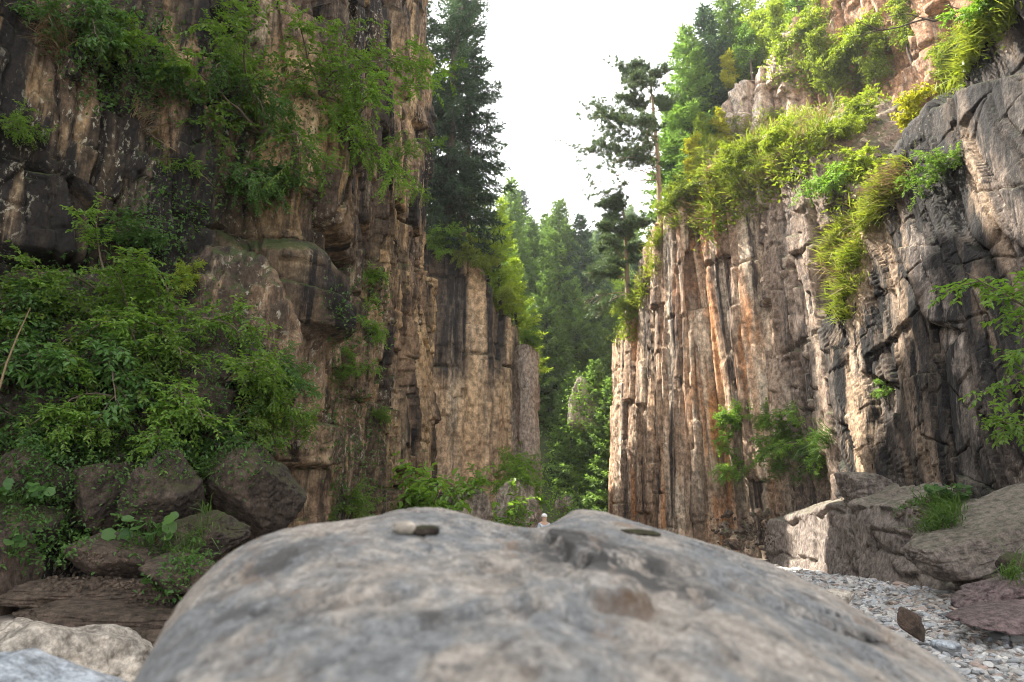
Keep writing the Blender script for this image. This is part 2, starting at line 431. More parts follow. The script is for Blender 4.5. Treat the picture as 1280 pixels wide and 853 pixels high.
def d_left(S, Z, G):
    s, z = warpd(S, Z, 3, .35, .35)
    q = s + .05 * z
    d = bricks(q, z, 11, .75, .45, .22, .09, 2.1, 6.)
    d += bricks(q + .1 * z, z + .15 * s, 12, .30, .28, .12, .06, .8, 2.4)
    d += bricks(q, z, 13, .09, .10, .04, .04, .3, 1.)
    d += blocks(s / 1.3, z / 2.2, 14, .12, .14, .05, .05)
    d += .12 * fbm(G[..., 0] * .6, G[..., 1] * .6, z * .5, 22, 6) + .04 * fbm(G[..., 0] * 3.5, G[..., 1] * 3.5, z * 2.2, 23, 5)
    # dark overhanging block beside the gully, and the recess under it
    X, Y = G[..., 0], G[..., 1]
    d += .55 * np.exp(-((Y - 12.3) / .9) ** 4) * sstep(3.15, 3.45, Z) * (1 - sstep(4.6, 5.4, Z))
    d -= .5 * blob(Y, Z, 18, 1.5, 1.0, 3.)
    return d, None
def a_left(S, Z, G):
    Y = G[..., 1]
    n = fbm(Y * .5, Z * .12, 0, 31, 4)
    warm = sstep(.04, .22, n) * sstep(2.5, 6.5, Z) * .85
    warm = np.maximum(warm, sstep(.1, .3, fbm(Y * 1.8, Z * .25, 3, 32, 3)) * .55 * sstep(9, 11, Y))
    dark = sstep(.0, .16, fbm(S * .55, Z * .09, 4, 33, 4)) * .85
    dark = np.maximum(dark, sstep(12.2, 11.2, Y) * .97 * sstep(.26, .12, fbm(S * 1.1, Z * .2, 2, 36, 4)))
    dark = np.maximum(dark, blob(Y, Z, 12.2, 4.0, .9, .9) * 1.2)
    pale = sstep(.16, .3, fbm(S * 1.0, Z * .35, 9, 34, 5)) * .85 * sstep(14, 11, Y) + .35 * sstep(.1, .4, fbm(S * 2.0, Z * .1, 9, 35, 3)) * sstep(13, 20, Y)
    return {'warm': np.clip(warm, 0, 1), 'dark': np.clip(dark, 0, 1), 'pale': np.clip(pale, 0, 1)}
LEFT = [(-10.5, -6, -11, -6, 30), (-9.2, 2.0, -9.8, 2, 30), (-7.9, 7.2, -8.6, 7.2, 30), (-6.5, 9.6, -7.2, 9.8, 30), (-5.5, 11.0, -6.2, 11.2, 30), (-5.0, 12.0, -5.6, 12.6, 30),
        (-4.0, 12.6, -4.6, 13.0, 30), (-3.6, 16, -4.5, 16.2, 30), (-3.25, 21, -4.5, 21.2, 30), (-2.85, 26.0, -4.3, 26.0, 29), (-3.7, 27.4, -5.0, 27.6, 29), (-7.5, 29, -8.5, 29, 28), (-16, 31, -17, 31, 28)]
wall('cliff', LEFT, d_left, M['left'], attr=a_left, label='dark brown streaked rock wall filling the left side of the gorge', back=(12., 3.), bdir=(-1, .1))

def d_plate(S, Z, G):
    s, z = warpd(S, Z, 5, .2, .3)
    d = bricks(s, z, 41, .75, .25, .4, .12, 1.3, 5.5) + bricks(s, z, 42, .2, .15, .12, .08, .55, 1.6)
    d += .1 * fbm(G[..., 0] * .7, G[..., 1] * .7, z * .4, 43, 5) + .04 * fbm(s * 4, z * 3, 0, 44, 4)
    return d, None
def a_plate(S, Z, G):
    X = G[..., 0]
    dark = sstep(5.5, 8.5, Z + 2.2 * fbm(X * 1.3, Z * .25, 0, 45, 4)) * .9 * sstep(-.15, .25, fbm(X * 1.1, Z * .06, 3, 47, 3) + .15)
    pale = blob(X, Z, -3.0, 8, .35, 6) * .8
    return {'dark': np.clip(dark, 0, 1), 'pale': pale, 'warm': .4 * sstep(7, 3, Z)}
PLATE = [(-9, 31.5, -9.3, 31.7, 14.5), (-5.6, 33.6, -5.8, 33.8, 14.6), (-3.6, 34.6, -3.7, 34.8, 14.2), (-2.2, 35.2, -2.2, 35.4, 14.0), (-1.0, 35.8, -1.0, 36, 13.2), (-.75, 37, -.8, 37.3, 11.8), (.15, 38.6, .0, 38.9, 11.5), (.6, 41, .3, 41.5, 11), (-1, 46, -1.5, 46, 12)]
wall('rock_face', PLATE, d_plate, M['plate'], attr=a_plate, back=(7., 2.6), bdir=(-.3, 1), label='tan flat rock face with dark stains set back in the gorge', minds=.045)
PILLAR = [(-.6, 40.6, -.4, 40.6, 9.0), (-.05, 38.4, .1, 38.6, 9.6), (.7, 37.7, .75, 38.1, 9.7), (1.45, 38.3, 1.4, 38.6, 9.5), (1.7, 40, 1.5, 40.2, 9.0), (1.2, 43, 1, 43, 8.5)]
wall('rock_pillar', PILLAR, lambda S, Z, G: (blocks(S / .7, Z / 2.2, 51, .22, .12, .06, .06) + .16 * fbm(S * 1.2, Z * .4, 0, 52, 5) + .05 * fbm(S * 5, Z * 4, 0, 53, 3), None),
     M['pillar'], back=(2.2, .3), bdir=(-.1, 1), label='narrow lichen spotted rock pillar beside the forest', minds=.045)

def d_butt(S, Z, G):
    s, z = warpd(S, Z, 6, .2, .22)
    q = s - .03 * z
    d = bricks(q, z, 61, .5, .3, .22, .12, 1.9, 12.) + bricks(q, z, 62, .26, .22, .12, .08, .62, 11.) + bricks(q + .04 * z, z, 64, .08, .12, .05, .05, .3, 7.)
    d += blocks(q / 1.0, z / 4., 67, .08, .10, .05, .05)
    d += .07 * fbm(q * 2.5, z * .5, 0, 65, 5) + .04 * fbm(s * 5, z * 3, 0, 66, 4)
    X, Y = G[..., 0], G[..., 1]
    return d, None
def a_butt(S, Z, G):
    X, Y = G[..., 0], G[..., 1]
    warm = sstep(.12, .3, fbm(S * .8, Z * .12, 3, 68, 4)) * .7
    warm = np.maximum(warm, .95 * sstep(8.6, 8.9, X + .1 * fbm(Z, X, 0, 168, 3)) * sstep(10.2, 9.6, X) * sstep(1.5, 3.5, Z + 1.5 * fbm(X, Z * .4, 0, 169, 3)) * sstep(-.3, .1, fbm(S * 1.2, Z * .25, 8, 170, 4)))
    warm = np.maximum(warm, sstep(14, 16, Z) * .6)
    dark = sstep(.02, .22, fbm(S * 1.2, Z * .08, 7, 69, 5)) * .65
    pale = sstep(.02, .25, fbm(S * 1.7, Z * .07, 11, 70, 4)) * .8
    pale = np.maximum(pale, .8 * sstep(10.4, 10.7, X) * sstep(.0, .2, fbm(S, Z * .2, 4, 171, 3) + .12))
    return {'warm': warm, 'dark': dark, 'pale': pale}
BUTT = [(10, 52, 10.5, 52, 11), (6.6, 45, 7.2, 45, 10.2), (5.75, 42.2, 6.5, 42.4, 10.6), (6.2, 39.0, 6.9, 39.2, 11.4), (6.5, 37.4, 7.1, 37.8, 12.2), (6.75, 36.0, 7.3, 36.5, 14.2), (7.3, 33.8, 8.0, 34.2, 15.8), (8.35, 32.1, 8.8, 32.6, 16.4),
        (8.9, 32.2, 9.0, 32.9, 16.2), (9.7, 31.6, 9.2, 32.2, 16.6), (10.3, 30.6, 9.6, 31.0, 16.8), (10.7, 29.4, 10.4, 29.6, 17.0), (11.2, 28.4, 11.6, 28.6, 17), (12.5, 26, 13.5, 27, 16)]
wall('ribbed_cliff', BUTT, d_butt, M['butt'], attr=a_butt, back=(8., 5.5), bdir=(.8, .6), label='ribbed pale brown cliff catching streaks of sun across the gorge', minds=.04, smooth=.4, kres=.0026)

def d_upper(S, Z, G):
    s, z = warpd(S, Z, 7, .5, .25)
    d = bricks(s, z, 71, 1.1, .7, .3, .15, 2.4, 5.) + bricks(s + .1 * z, z, 72, .4, .35, .15, .1, .8, 2.4) + blocks(s / 1.4, z / 2., 76, .3, .3, .06, .05)
    d += .25 * fbm(s * 1.5, z * .25, 0, 73, 5) + .05 * fbm(s * 4, z * 4, 0, 74, 3)
    return d, None
UPPER = [(9.8, 48, 10.4, 48, 21), (11.6, 41, 12.0, 41, 23), (13.2, 37.6, 13.4, 37.8, 25.2), (14.8, 35.4, 15.2, 35.8, 26.5), (16.2, 33.6, 16.2, 34, 27.4), (17.2, 33.6, 16.6, 33.2, 28.5), (18.4, 32.6, 17.0, 32, 30), (19.6, 30, 18.4, 29.4, 31), (19.6, 27, 19, 26.6, 32), (20, 22, 20, 22, 32), (22, 12, 22, 12, 32)]
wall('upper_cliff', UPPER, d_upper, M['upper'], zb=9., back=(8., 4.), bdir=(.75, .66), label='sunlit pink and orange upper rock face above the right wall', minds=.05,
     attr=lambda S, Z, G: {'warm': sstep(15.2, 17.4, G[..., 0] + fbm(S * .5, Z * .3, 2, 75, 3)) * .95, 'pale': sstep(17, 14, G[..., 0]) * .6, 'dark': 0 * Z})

def d_mid(S, Z, G):
    s, z = warpd(S, Z, 8, .35, .3)
    q = s + .16 * z
    d = bricks(q, z, 81, .6, .5, .2, .1, 1.5, 5.) + bricks(q, z + .2 * s, 82, .24, .26, .1, .06, .55, 2.) + blocks(q / .9, z / 2., 87, .12, .12, .04, .06)
    d += .12 * fbm(q * 1.3, z * .3, 0, 83, 5) + .05 * fbm(s * 4, z * 3, 0, 84, 3)
    return d, None
MID = [(12.2, 31.5, 12.8, 31.5, 14.5), (10.9, 29.6, 11.9, 29.9, 15.0), (10.15, 27.4, 11.2, 27.8, 15.3), (10.35, 25.4, 11.6, 25.6, 15.2), (10.2, 22.6, 12.0, 23.2, 12.5), (10.5, 21.2, 12.6, 21.6, 10.5), (12, 19, 13.5, 19.5, 10)]
wall('grey_cliff', MID, d_mid, M['mid'], back=(5., 3.), bdir=(1, .25), label='grey rock wall between the ribbed cliff and the dark leaning slab', minds=.05,
     attr=lambda S, Z, G: {'warm': blob(G[..., 1], Z, 28.2, 3, .7, 6) * .8, 'dark': .7 * sstep(-.2, .3, fbm(S * .9, Z * .12, 2, 85, 3)) * sstep(27, 25, G[..., 1]), 'pale': .5 * sstep(.1, .4, fbm(S * 1.5, Z * .2, 5, 86, 3))})

def d_near(S, Z, G):
    s, z = warpd(S, Z, 9, .6, .22)
    q = s + .30 * z
    d = blocks(q / 3.2, z / 5.5, 91, .6, .3, .05, .02) + bricks(q, z + .35 * s, 92, .2, .25, .07, .05, 1.15, 4.5) + blocks(q / 1.2, z / 3., 98, .08, .12, .03, .03)
    d += bricks(q, z - .5 * s, 191, .07, .12, .05, .04, .5, 1.9) + .16 * fbm(q * .7, z * .16, 0, 93, 5) + .045 * fbm(q * 3, z * 1.2, 0, 94, 4) + .015 * fbm(G[..., 1] * 7, z * 7, 0, 95, 3)
    return d, None
def a_near(S, Z, G):
    Y = G[..., 1]
    dark = sstep(-.3, .02, fbm(S * .7 + .2 * Z, Z * .12, 2, 96, 4)) * .95
    warm = .9 * sstep(17.9, 18.5, Y + .12 * fbm(Z * .8, Y, 0, 99, 3)) * sstep(20, 19, Y)  # far end of the wall: the sun shaft painted as a warm band
    pale = sstep(.12, .35, fbm(S * .9 + .3 * Z, Z * .16, 5, 97, 4)) * .6
    brown = .5 * sstep(.08, .3, fbm(S * .6 + .2 * Z, Z * .1, 9, 192, 4))
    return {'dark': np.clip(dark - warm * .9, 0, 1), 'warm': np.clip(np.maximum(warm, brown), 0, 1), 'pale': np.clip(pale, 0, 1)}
NEAR = [(12.5, 22.5, 13, 22.5, 7.5), (10.4, 21.2, 10.8, 21.4, 6.2), (9.25, 19.6, 9.5, 20.0, 5.8), (8.95, 18.4, 10.1, 18.8, 8.0), (8.9, 16.6, 10.9, 17.3, 9.6), (9.0, 13.4, 11.4, 14.5, 11.6), (9.3, 10, 12.4, 11.9, 14), (9.9, 5.5, 14, 6.5, 15.5), (11, 0, 15, 0, 16), (12, -6, 16, -6, 16)]
wall('leaning_cliff', NEAR, d_near, M['near'], attr=a_near, back=(7., 5.), bdir=(1, .1), label='dark stained rock wall leaning back on the right of the gorge', minds=.03)

def d_bench(S, Z, G):
    s, z = warpd(S, Z, 10, .3, .5)
    d = bricks(s, z, 101, .08, .14, .08, .06, 2.6, 1.1) + blocks(s / .9, z / .6, 102, .05, .08, .03, .05) + .16 * fbm(s * .8, z * 1.2, G[..., 0] * .5, 103, 5) + .03 * fbm(s * 4, z * 5, G[..., 0] * 3, 104, 3)
    return d, None
BENCH = [(12, 30, 12.3, 30, .2), (10.2, 28.4, 10.5, 28.6, -.1), (9.35, 26.3, 9.6, 26.5, -.15), (8.9, 22.5, 9.2, 22.6, .1), (8.2, 18.5, 8.55, 18.7, .35), (7.75, 15.6, 8.2, 15.8, .3), (7.8, 14.0, 8.3, 14.4, .15), (8.6, 12.9, 8.9, 13.6, .1), (10.5, 12.4, 10.5, 13, .2)]
wall('rock_bench', BENCH, d_bench, M['bench'], back=(2.6, .9), bdir=(1, .2), label='low rounded rock bench along the foot of the right wall above the gravel', minds=.04, nback=40)

# ground
def ground_z(X, Y):
    z = -1.32 - .33 * sstep(14, 27, Y) + .08 * fbm(X * .4, Y * .4, 0, 111, 4) + .02 * fbm(X * 2.5, Y * 2.5, 0, 112, 3)
    z = z + .45 * sstep(-2.6, -4.5, X) * sstep(14, 9, Y) + .35 * sstep(5.5, 8.5, X) * sstep(14, 9, Y)
    return z
gx = np.concatenate([np.linspace(-300, -30, 16), np.linspace(-25, 25, 420), np.linspace(30, 300, 16)])
gy = np.concatenate([np.linspace(-120, -8, 10), np.linspace(-6, 48, 420), np.linspace(52, 500, 24)])
GX, GY = np.meshgrid(gx, gy)
G = np.stack([GX, GY, ground_z(GX, GY)], -1)
r, c = GX.shape; i = np.arange(r - 1)[:, None] * c + np.arange(c - 1)[None]
gm = plain_mat('bed_silt', (.17, .14, .115), (.30, .26, .22), 14, .5, .9)
o = link('ground', mesh_np('ground', G.reshape(-1, 3), np.stack([i, i + 1, i + c + 1, i + c], -1).reshape(-1, 4), gm)); tag(o, kind='structure')
bvh_add(G[10:430:3, 16:436:3])

# forested hillside far behind
def hill_z(X, Y):
    z = -2 + 21 * sstep(43, 60, Y - .25 * X) + 17 * sstep(56, 104, Y - .25 * X) + 8 * sstep(4, -22, X + .12 * (Y - 50)) * sstep(40, 60, Y) - 3
    z = z + 16 * sstep(10, 34, X) * sstep(50, 75, Y)
    return z + 1.6 * fbm(X * .09, Y * .09, 0, 121, 4)
hx = np.linspace(-70, 80, 170); hy = np.linspace(41, 190, 150)
HX, HY = np.meshgrid(hx, hy); G = np.stack([HX, HY, hill_z(HX, HY)], -1)
r, c = HX.shape; i = np.arange(r - 1)[:, None] * c + np.arange(c - 1)[None]
hm = plain_mat('forest_floor', (.03, .05, .015), (.07, .085, .03), .8, .4, .95)
o = link('hillside', mesh_np('hillside', G.reshape(-1, 3), np.stack([i, i + 1, i + c + 1, i + c], -1).reshape(-1, 4), hm)); tag(o, kind='structure')
bvh_add(G)

# ------------------------------------------------------------------ boulders
_ico = {}
def ico(n):
    if n not in _ico:
        bm = bmesh.new(); bmesh.ops.create_icosphere(bm, subdivisions=n, radius=1)
        V = np.array([v.co[:] for v in bm.verts]); T = np.array([[v.index for v in f.verts] for f in bm.faces]); bm.free()
        _ico[n] = (V, T)
    return _ico[n]
def rock_shape(seed, n=5, cuts=9, lo=.62, hi=.95, rough=.1, box=2.6, strata=0.):
    V, T = ico(n); rg = np.random.default_rng(seed)
    r = 1 / (np.abs(V) ** box).sum(1) ** (1 / box)
    for _ in range(cuts):
        q = nrm(rg.normal(size=3)); h = rg.uniform(lo, hi)
        dt = V @ q
        lim = np.where(dt > .05, h / np.maximum(dt, .05), 9)
        k = .05
        r = np.where(np.abs(r - lim) < k, np.minimum(r, lim) - (k - np.abs(r - lim)) ** 2 / (4 * k), np.minimum(r, lim))
    p = V * 1.3 + seed * 3.7
    r = r + rough * fbm(p[:, 0], p[:, 1], p[:, 2], seed, 5) + rough * .45 * fbm(p[:, 0] * 5, p[:, 1] * 5, p[:, 2] * 5, seed + 9, 4)
    if n >= 4 and rough > .03:
        rid = 1 - np.abs(fbm(p[:, 0] * 1.4, p[:, 1] * 1.4, p[:, 2] * 2.6, seed + 21, 4)) * 3.2
        r = r - rough * .55 * np.clip(rid, 0, 1) ** 5
        st = (V[:, 2] * 4 + .6 * fbm(p[:, 0], p[:, 1], p[:, 2], seed + 31, 3) + seed) % 1
        r = r + rough * strata * (sstep(0, .25, st) - sstep(.7, 1, st))
    return V * r[:, None], T
def rotm(rx, ry, rz):
    return np.array(Matrix.Rotation(rz, 3, 'Z') @ Matrix.Rotation(ry, 3, 'Y') @ Matrix.Rotation(rx, 3, 'X'))
def boulder(name, label, cat, c, size, rot, mat, seed, n=5, cuts=9, group=None, rough=.1, box=2.6, lo=.62, hi=.95, bvh=True):
    V, T = rock_shape(seed, n, cuts, rough=rough, box=box, lo=lo, hi=hi, strata=.12 if mat in (M['ledge'], M['bench']) else 0.)
    R = rotm(*rot)
    W = (V * np.asarray(size)) @ R.T
    me = mesh_np(name, W, T, mat)
    o = link(name, me, loc=[float(t) for t in c]); tag(o, label, cat, group)
    if bvh: BV_V.append(W + np.asarray(c)); BV_F.append(T + BV_N[0]); BV_N[0] += len(W)
    return o
B = boulder
B('boulder', 'large dark rounded boulder under the bushes, left of the mossy cleft', 'boulder', P(133, 615, 8.2), (.40, .42, .56), (.1, .1, .3), M['outcrop'], 201, n=6, cuts=12, box=3.4, lo=.55)
B('boulder', 'dark rounded boulder right of the mossy cleft under the bushes', 'boulder', P(207, 617, 8.1), (.40, .42, .50), (-.1, .15, .1), M['outcrop'], 202, n=6, cuts=12, box=3.4, lo=.55)
B('boulder', 'low dark boulder with pale lichen specks beside the grey boulder', 'boulder', P(252, 668, 7.7), (.46, .42, .27), (.1, .1, -.2), M['outcrop'], 203, n=6, cuts=12, box=3.4, lo=.55)
B('boulder', 'dark grey slanting boulder under the bush, touching the streaked wall', 'boulder', P(318, 612, 9.0), (.62, .6, .55), (.2, .5, .1), M['outcrop'], 204, n=6)
B('boulder', 'small dark boulder with leafy top at the left picture edge', 'boulder', P(45, 600, 8.0), (.42, .4, .36), (0, .1, .6), M['outcrop'], 205)
B('boulder', 'rounded brown boulder with weeds on it, low at the left edge', 'boulder', P(20, 655, 7.6), (.42, .4, .3), (0, -.1, .2), M['outcrop'], 206)
B('rock', 'upright brown rock standing at the left edge above the pale rock', 'rock', P(2, 720, 7.0), (.26, .5, .55), (0, .1, .1), M['ledge'], 207)
B('rock', 'dark brown rock behind the round leaved plants, tilted to the right', 'rock', P(148, 700, 7.3), (.45, .45, .25), (0, .35, -.1), M['ledge'], 208)
B('rock', 'long brown ledge rock, topmost of the low layers at lower left', 'rock', P(125, 745, 7.1), (.85, .6, .17), (0, .02, .1), M['ledge'], 209, n=6)
B('rock', 'long brown ledge rock, middle of the low layers at lower left', 'rock', P(135, 775, 6.7), (.95, .6, .17), (0, .05, -.05), M['ledge'], 210, n=6)
B('rock', 'dark lowest ledge rock next to the grey boulder', 'rock', P(180, 808, 6.4), (.6, .55, .19), (0, .1, .1), M['ledge'], 211)
B('rock', 'small brown rock under the lichen specked boulder', 'rock', P(232, 720, 6.9), (.4, .4, .2), (0, .2, .3), M['ledge'], 212)
B('rock_outcrop', 'mossy rock outcrop rising behind the bushes on the left', 'rock', P(90, 500, 9.6), (2.6, 1.6, 1.9), (.0, .1, .1), M['outcrop'], 213, n=6, rough=.16)
B('rock_outcrop', 'pale lichen covered outcrop with yellow green moss under the dark overhang', 'rock', P(300, 470, 11.2), (1.15, 1.2, 2.0), (.1, -.1, .2), M['left'], 214, n=6, rough=.16)
B('rock', 'pale wedge of rock jammed under the dark overhang', 'rock', P(352, 398, 12.0), (.33, .4, .13), (0, .3, .1), M['plate'], 215)
B('rock', 'pale cream angular rock behind the blurred blue grey stone', 'rock', P(60, 838, 4.2), (.55, .5, .30), (.1, .25, .3), M['pale'], 216, n=6, lo=.55)
B('rock', 'grey white angular rock with a bright chipped top, beside the cream rock', 'rock', P(118, 836, 4.6), (.26, .3, .24), (.2, .1, .5), M['pale'], 217)
B('rock', 'blurred blue grey stone in the lower left corner', 'rock', P(20, 905, 2.0), (.36, .3, .16), (.05, .2, .2), M['bluish'], 218)
B('boulder', 'dark mossy block with pale lichen spots in front of the tall bush', 'boulder', P(585, 636, 23.0), (1.05, .8, .62), (0, .05, .1), M['pillar'], 221, box=4)
B('boulder', 'big reddish brown boulder at the foot of the lichen pillar', 'boulder', P(648, 640, 28.5), (.95, 1.1, 1.35), (.0, .1, .2), M['pillar'], 222, n=6, rough=.16)
B('boulder', 'small round dark boulder in the streambed below the forest', 'boulder', P(704, 630, 33.0), (.5, .5, .4), (0, 0, .2), M['pillar'], 223)
rgb = np.random.default_rng(31)
for k in range(22):
    px_, py_ = rgb.uniform(885, 965), rgb.uniform(640, 690); sz = rgb.uniform(.12, .36)
    B('rock', 'broken brown or orange rock in the rubble heap at the end of the gravel', 'rock', P(px_, py_, 28.5 - (py_ - 640) * .035), (sz * rgb.uniform(.8, 1.4), sz, sz * rgb.uniform(.5, .9)), tuple(rgb.uniform(-.5, .5, 3)), M[('mid', 'butt', 'mid', 'upper', 'ledge')[k % 5]], 400 + k, n=4, group='rubble below the sunlit streak', lo=.5, rough=.14)
for k in range(14):
    px_, py_ = rgb.uniform(1040, 1125), rgb.uniform(195, 260); sz = rgb.uniform(.15, .45)
    h_ = P(px_, py_, 26.5)
    B('rock', 'loose orange brown rock on the slope of the gully above the grass', 'rock', h_, (sz * 1.2, sz, sz * .7), tuple(rgb.uniform(-.5, .5, 3)), M[('upper', 'mid')[k % 2]], 430 + k, n=4, group='loose rocks in the orange gully', lo=.5, bvh=False)
B('boulder', 'rounded knob of rock resting on the bench', 'boulder', P(1092, 618, 18.0), (1.1, .8, .55), (0, .15, .2), M['bench'], 228, n=6)
B('rock_slab', 'long tilted grey slab rising to the right edge above the gravel', 'rock', P(1275, 662, 12.3), (1.9, 1.4, .50), (.15, -.40, .25), M['bench'], 229, n=6, cuts=12, rough=.08)
B('rock_slab', 'dark rounded block at the foot of the tilted grey slab', 'rock', P(1212, 690, 11.7), (.85, .8, .42), (0, -.2, .2), M['bench'], 230, n=6)
B('rock_slab', 'dark purple slab at the right edge with grass on it', 'rock', P(1262, 740, 8.9), (.75, .5, .20), (.05, -.18, .35), M['purple'], 231)
B('rock_slab', 'flat purple slab lying below the dark one at the right edge', 'rock', P(1268, 768, 8.1), (.75, .4, .10), (.05, -.14, .3), M['purple'], 232, box=4)
B('rock', 'dark rock above the purple slabs at the right edge', 'rock', P(1278, 708, 9.4), (.3, .3, .2), (0, 0, .3), M['outcrop'], 233)
B('stone', 'dark brown angular stone on the gravel beside the grey boulder', 'stone', P(1136, 782, 7.3), (.17, .15, .13), (.3, .5, .5), M['ledge'], 234, n=5, lo=.42, hi=.7, box=5, cuts=7)
B('stone', 'pale flat stone lying in the gravel near the middle', 'stone', P(1042, 745, 9.5), (.30, .22, .09), (0, .1, .2), M['pale'], 235, n=4)
B('stone', 'flat blue grey stone in the near gravel', 'stone', P(1185, 808, 6.3), (.15, .13, .05), (.1, .1, .8), M['bluish'], 236, n=4)
B('rock', 'orange fallen block in the sunlit gully above the grass', 'rock', P(1068, 208, 28.5), (.7, .6, .5), (.2, .3, .4), M['upper'], 237)
B('rock', 'second smaller orange block in the sunlit gully, right of the first', 'rock', P(1092, 200, 28.0), (.55, .5, .45), (.5, .1, .9), M['upper'], 238)
B('rock_slab', 'reddish rock knob poking from the grassy cliff top', 'rock', P(892, 205, 33.2), (.6, .6, 1.2), (.1, .1, .3), M['upper'], 239)
B('rock', 'pale outcrop among the dark conifers on the far slope', 'rock', P(735, 512, 50), (1.6, 1.4, 2.8), (0, 0, .3), M['pillar'], 240)

# foreground boulder: a crest survey, front slope and back side
CREST = [(80, 1700, 1.0), (105, 1300, 1.15), (140, 960, 1.25), (170, 853, 1.32), (200, 790, 1.42), (225, 750, 1.48), (270, 702, 1.58), (320, 671, 1.68), (380, 657, 1.78), (430, 651, 1.85), (465, 646, 1.92), (492, 637, 1.98), (525, 632, 2.02), (565, 636, 2.05), (620, 656, 2.05), (665, 667, 2.0), (690, 660, 2.05), (705, 641, 2.12),
         (735, 634, 2.15), (770, 644, 2.15), (820, 660, 2.1), (880, 677, 2.05), (960, 703, 1.95), (1040, 743, 1.8), (1120, 791, 1.62), (1180, 827, 1.48), (1215, 853, 1.42), (1265, 930, 1.32), (1330, 1150, 1.2), (1390, 1700, 1.05)]
cw = np.array([P(*c) for c in CREST]); cpx = np.array([c[0] for c in CREST], float)
cq = np.linspace(cpx[0], cpx[-1], 620)
CX, CY, CZ = [np.interp(cq, cpx, cw[:, k]) for k in range(3)]
def sm(a, k=9):
    p = np.pad(a, k, 'edge'); return np.convolve(p, np.ones(2 * k + 1) / (2 * k + 1), 'valid')
CX, CY, CZ = sm(CX), sm(CY), sm(CZ)
tf = np.concatenate([np.linspace(.1, 1, 300), 1 + np.linspace(0, 1, 90)[1:] ** 1.2 * .75])[:, None]
g_ = .38 + .62 * tf
X = CX[None] * g_; Y = CY[None] * tf
a_ = np.clip(1 - tf, 0, 1)
wcr = np.exp(-a_ * 7); CZs = sm(sm(CZ, 55), 35)
Z = (CZ[None] * wcr + np.minimum(CZs, CZ + .05)[None] * (1 - wcr)) - .40 * a_ ** 1.6 - 5. * np.clip(.34 - tf, 0, 1) ** 1.5 - np.clip(tf - 1, 0, 1) ** 1.7 * 2.6
ed = np.clip(a_ * 5, .12, 1)
Z = Z + .018 * fbm(X * 2.2, Y * 2.2, 0, 131, 5) * ed + .012 * fbm(X * 8, Y * 8, 0, 132, 5) * np.clip(a_ * 5, .3, 1) + .004 * fbm(X * 34, Y * 30, 0, 137, 4)
Z = Z + blocks((X + .4 * Y) * 1.6, (Y - .3 * X) * 2.2, 133, .014, .02, .012, .02) * np.clip(a_ * 4, .1, 1) + blocks((X - .5 * Y) * 4.5, (Y + .2 * X) * 4.5, 134, .008, .012, .005, .03) * np.clip(a_ * 4, .25, 1)
pit = fbm(X * 16, Y * 14, 0, 135, 3); Z = Z - .010 * sstep(.28, .5, pit)
# broken notch; its brown colour also holds the shade of the undercut
def surf(px, py):
    w = Y * CP + Z * SP
    e = (640 + F * X / w - px) ** 2 + (426.5 - F * (-Y * SP + Z * CP) / w - py) ** 2 + 1e6 * (tf > 1.0) + 0 * X
    k = np.argmin(e); return X.ravel()[k], Y.ravel()[k]
nx, ny = surf(778, 762)
wv = .02 * fbm(X * 18, Y * 18, 0, 138, 3)
yy = Y - ny - .35 * (X - nx) + wv
notch = sstep(.058, .036, np.abs(X - nx + wv * .8))
Z = Z + .024 * notch * sstep(-.006, .006, yy) * sstep(.22, .03, yy) - .007 * notch * sstep(.004, -.01, yy) * sstep(-.09, -.02, yy)
notch = notch * np.exp(-((yy + .004) / .014) ** 2)
Z = np.maximum(Z, -1.6)
dk = 0 * X
for (qx, qy, ra, rb, am) in ((735, 685, .09, .10, 1.), (790, 708, .09, .07, 1.), (695, 672, .06, .08, .9), (850, 735, .08, .04, .9), (905, 690, .06, .05, .8), (1000, 742, .05, .03, .9), (1080, 800, .09, .04, .9), (350, 700, .10, .08, .7), (300, 770, .08, .05, .6), (545, 770, .05, .02, .8)):
    ax, ay = surf(qx, qy); dk = dk + am * blob(X, Y, ax, ay, ra, rb)
G = np.stack([X, Y, Z], -1); r, c = Z.shape; i = np.arange(r - 1)[:, None] * c + np.arange(c - 1)[None]
o = link('boulder', mesh_np('boulder', G.reshape(-1, 3), np.stack([i, i + 1, i + c + 1, i + c], -1).reshape(-1, 4), M['boulder'], True,
         {'warm': np.clip(notch * 1.2 + .5 * sstep(.3, .5, pit), 0, 1), 'dark': np.clip(dk, 0, 1)}))
tag(o, 'huge pale grey boulder filling the foreground with two low humps on its crest', 'boulder')
fgV = G
def on_boulder(px, py):
    d = ray(px, py); q = G.reshape(-1, 3); t = q / q[:, 1:2]
    e = (t[:, 0] - d[0] / d[1]) ** 2 + (t[:, 2] - d[2] / d[1]) ** 2
    near = np.where((q[:, 1] < 2.2) & (e < e.min() + 2e-4))[0]
    return q[near[np.argmin(q[near, 1])]]
p = on_boulder(506, 654); B('pebble', 'small cream white pebble on top of the foreground boulder', 'pebble', p + [0, 0, .012], (.027, .022, .015), (0, .1, .2), M['pale'], 241, n=4, bvh=False, cuts=5)
p = on_boulder(537, 656); B('pebble', 'small dark pebble next to the white one on the foreground boulder', 'pebble', p + [0, 0, .008], (.028, .022, .012), (0, .05, .4), M['outcrop'], 242, n=4, bvh=False, cuts=5)
p = on_boulder(800, 654); B('stone_chip', 'flat dark chip of stone lying on the right crest of the foreground boulder', 'stone', p + [0, 0, .002], (.05, .04, .008), (0, .1, .4), M['outcrop'], 243, n=4, bvh=False)

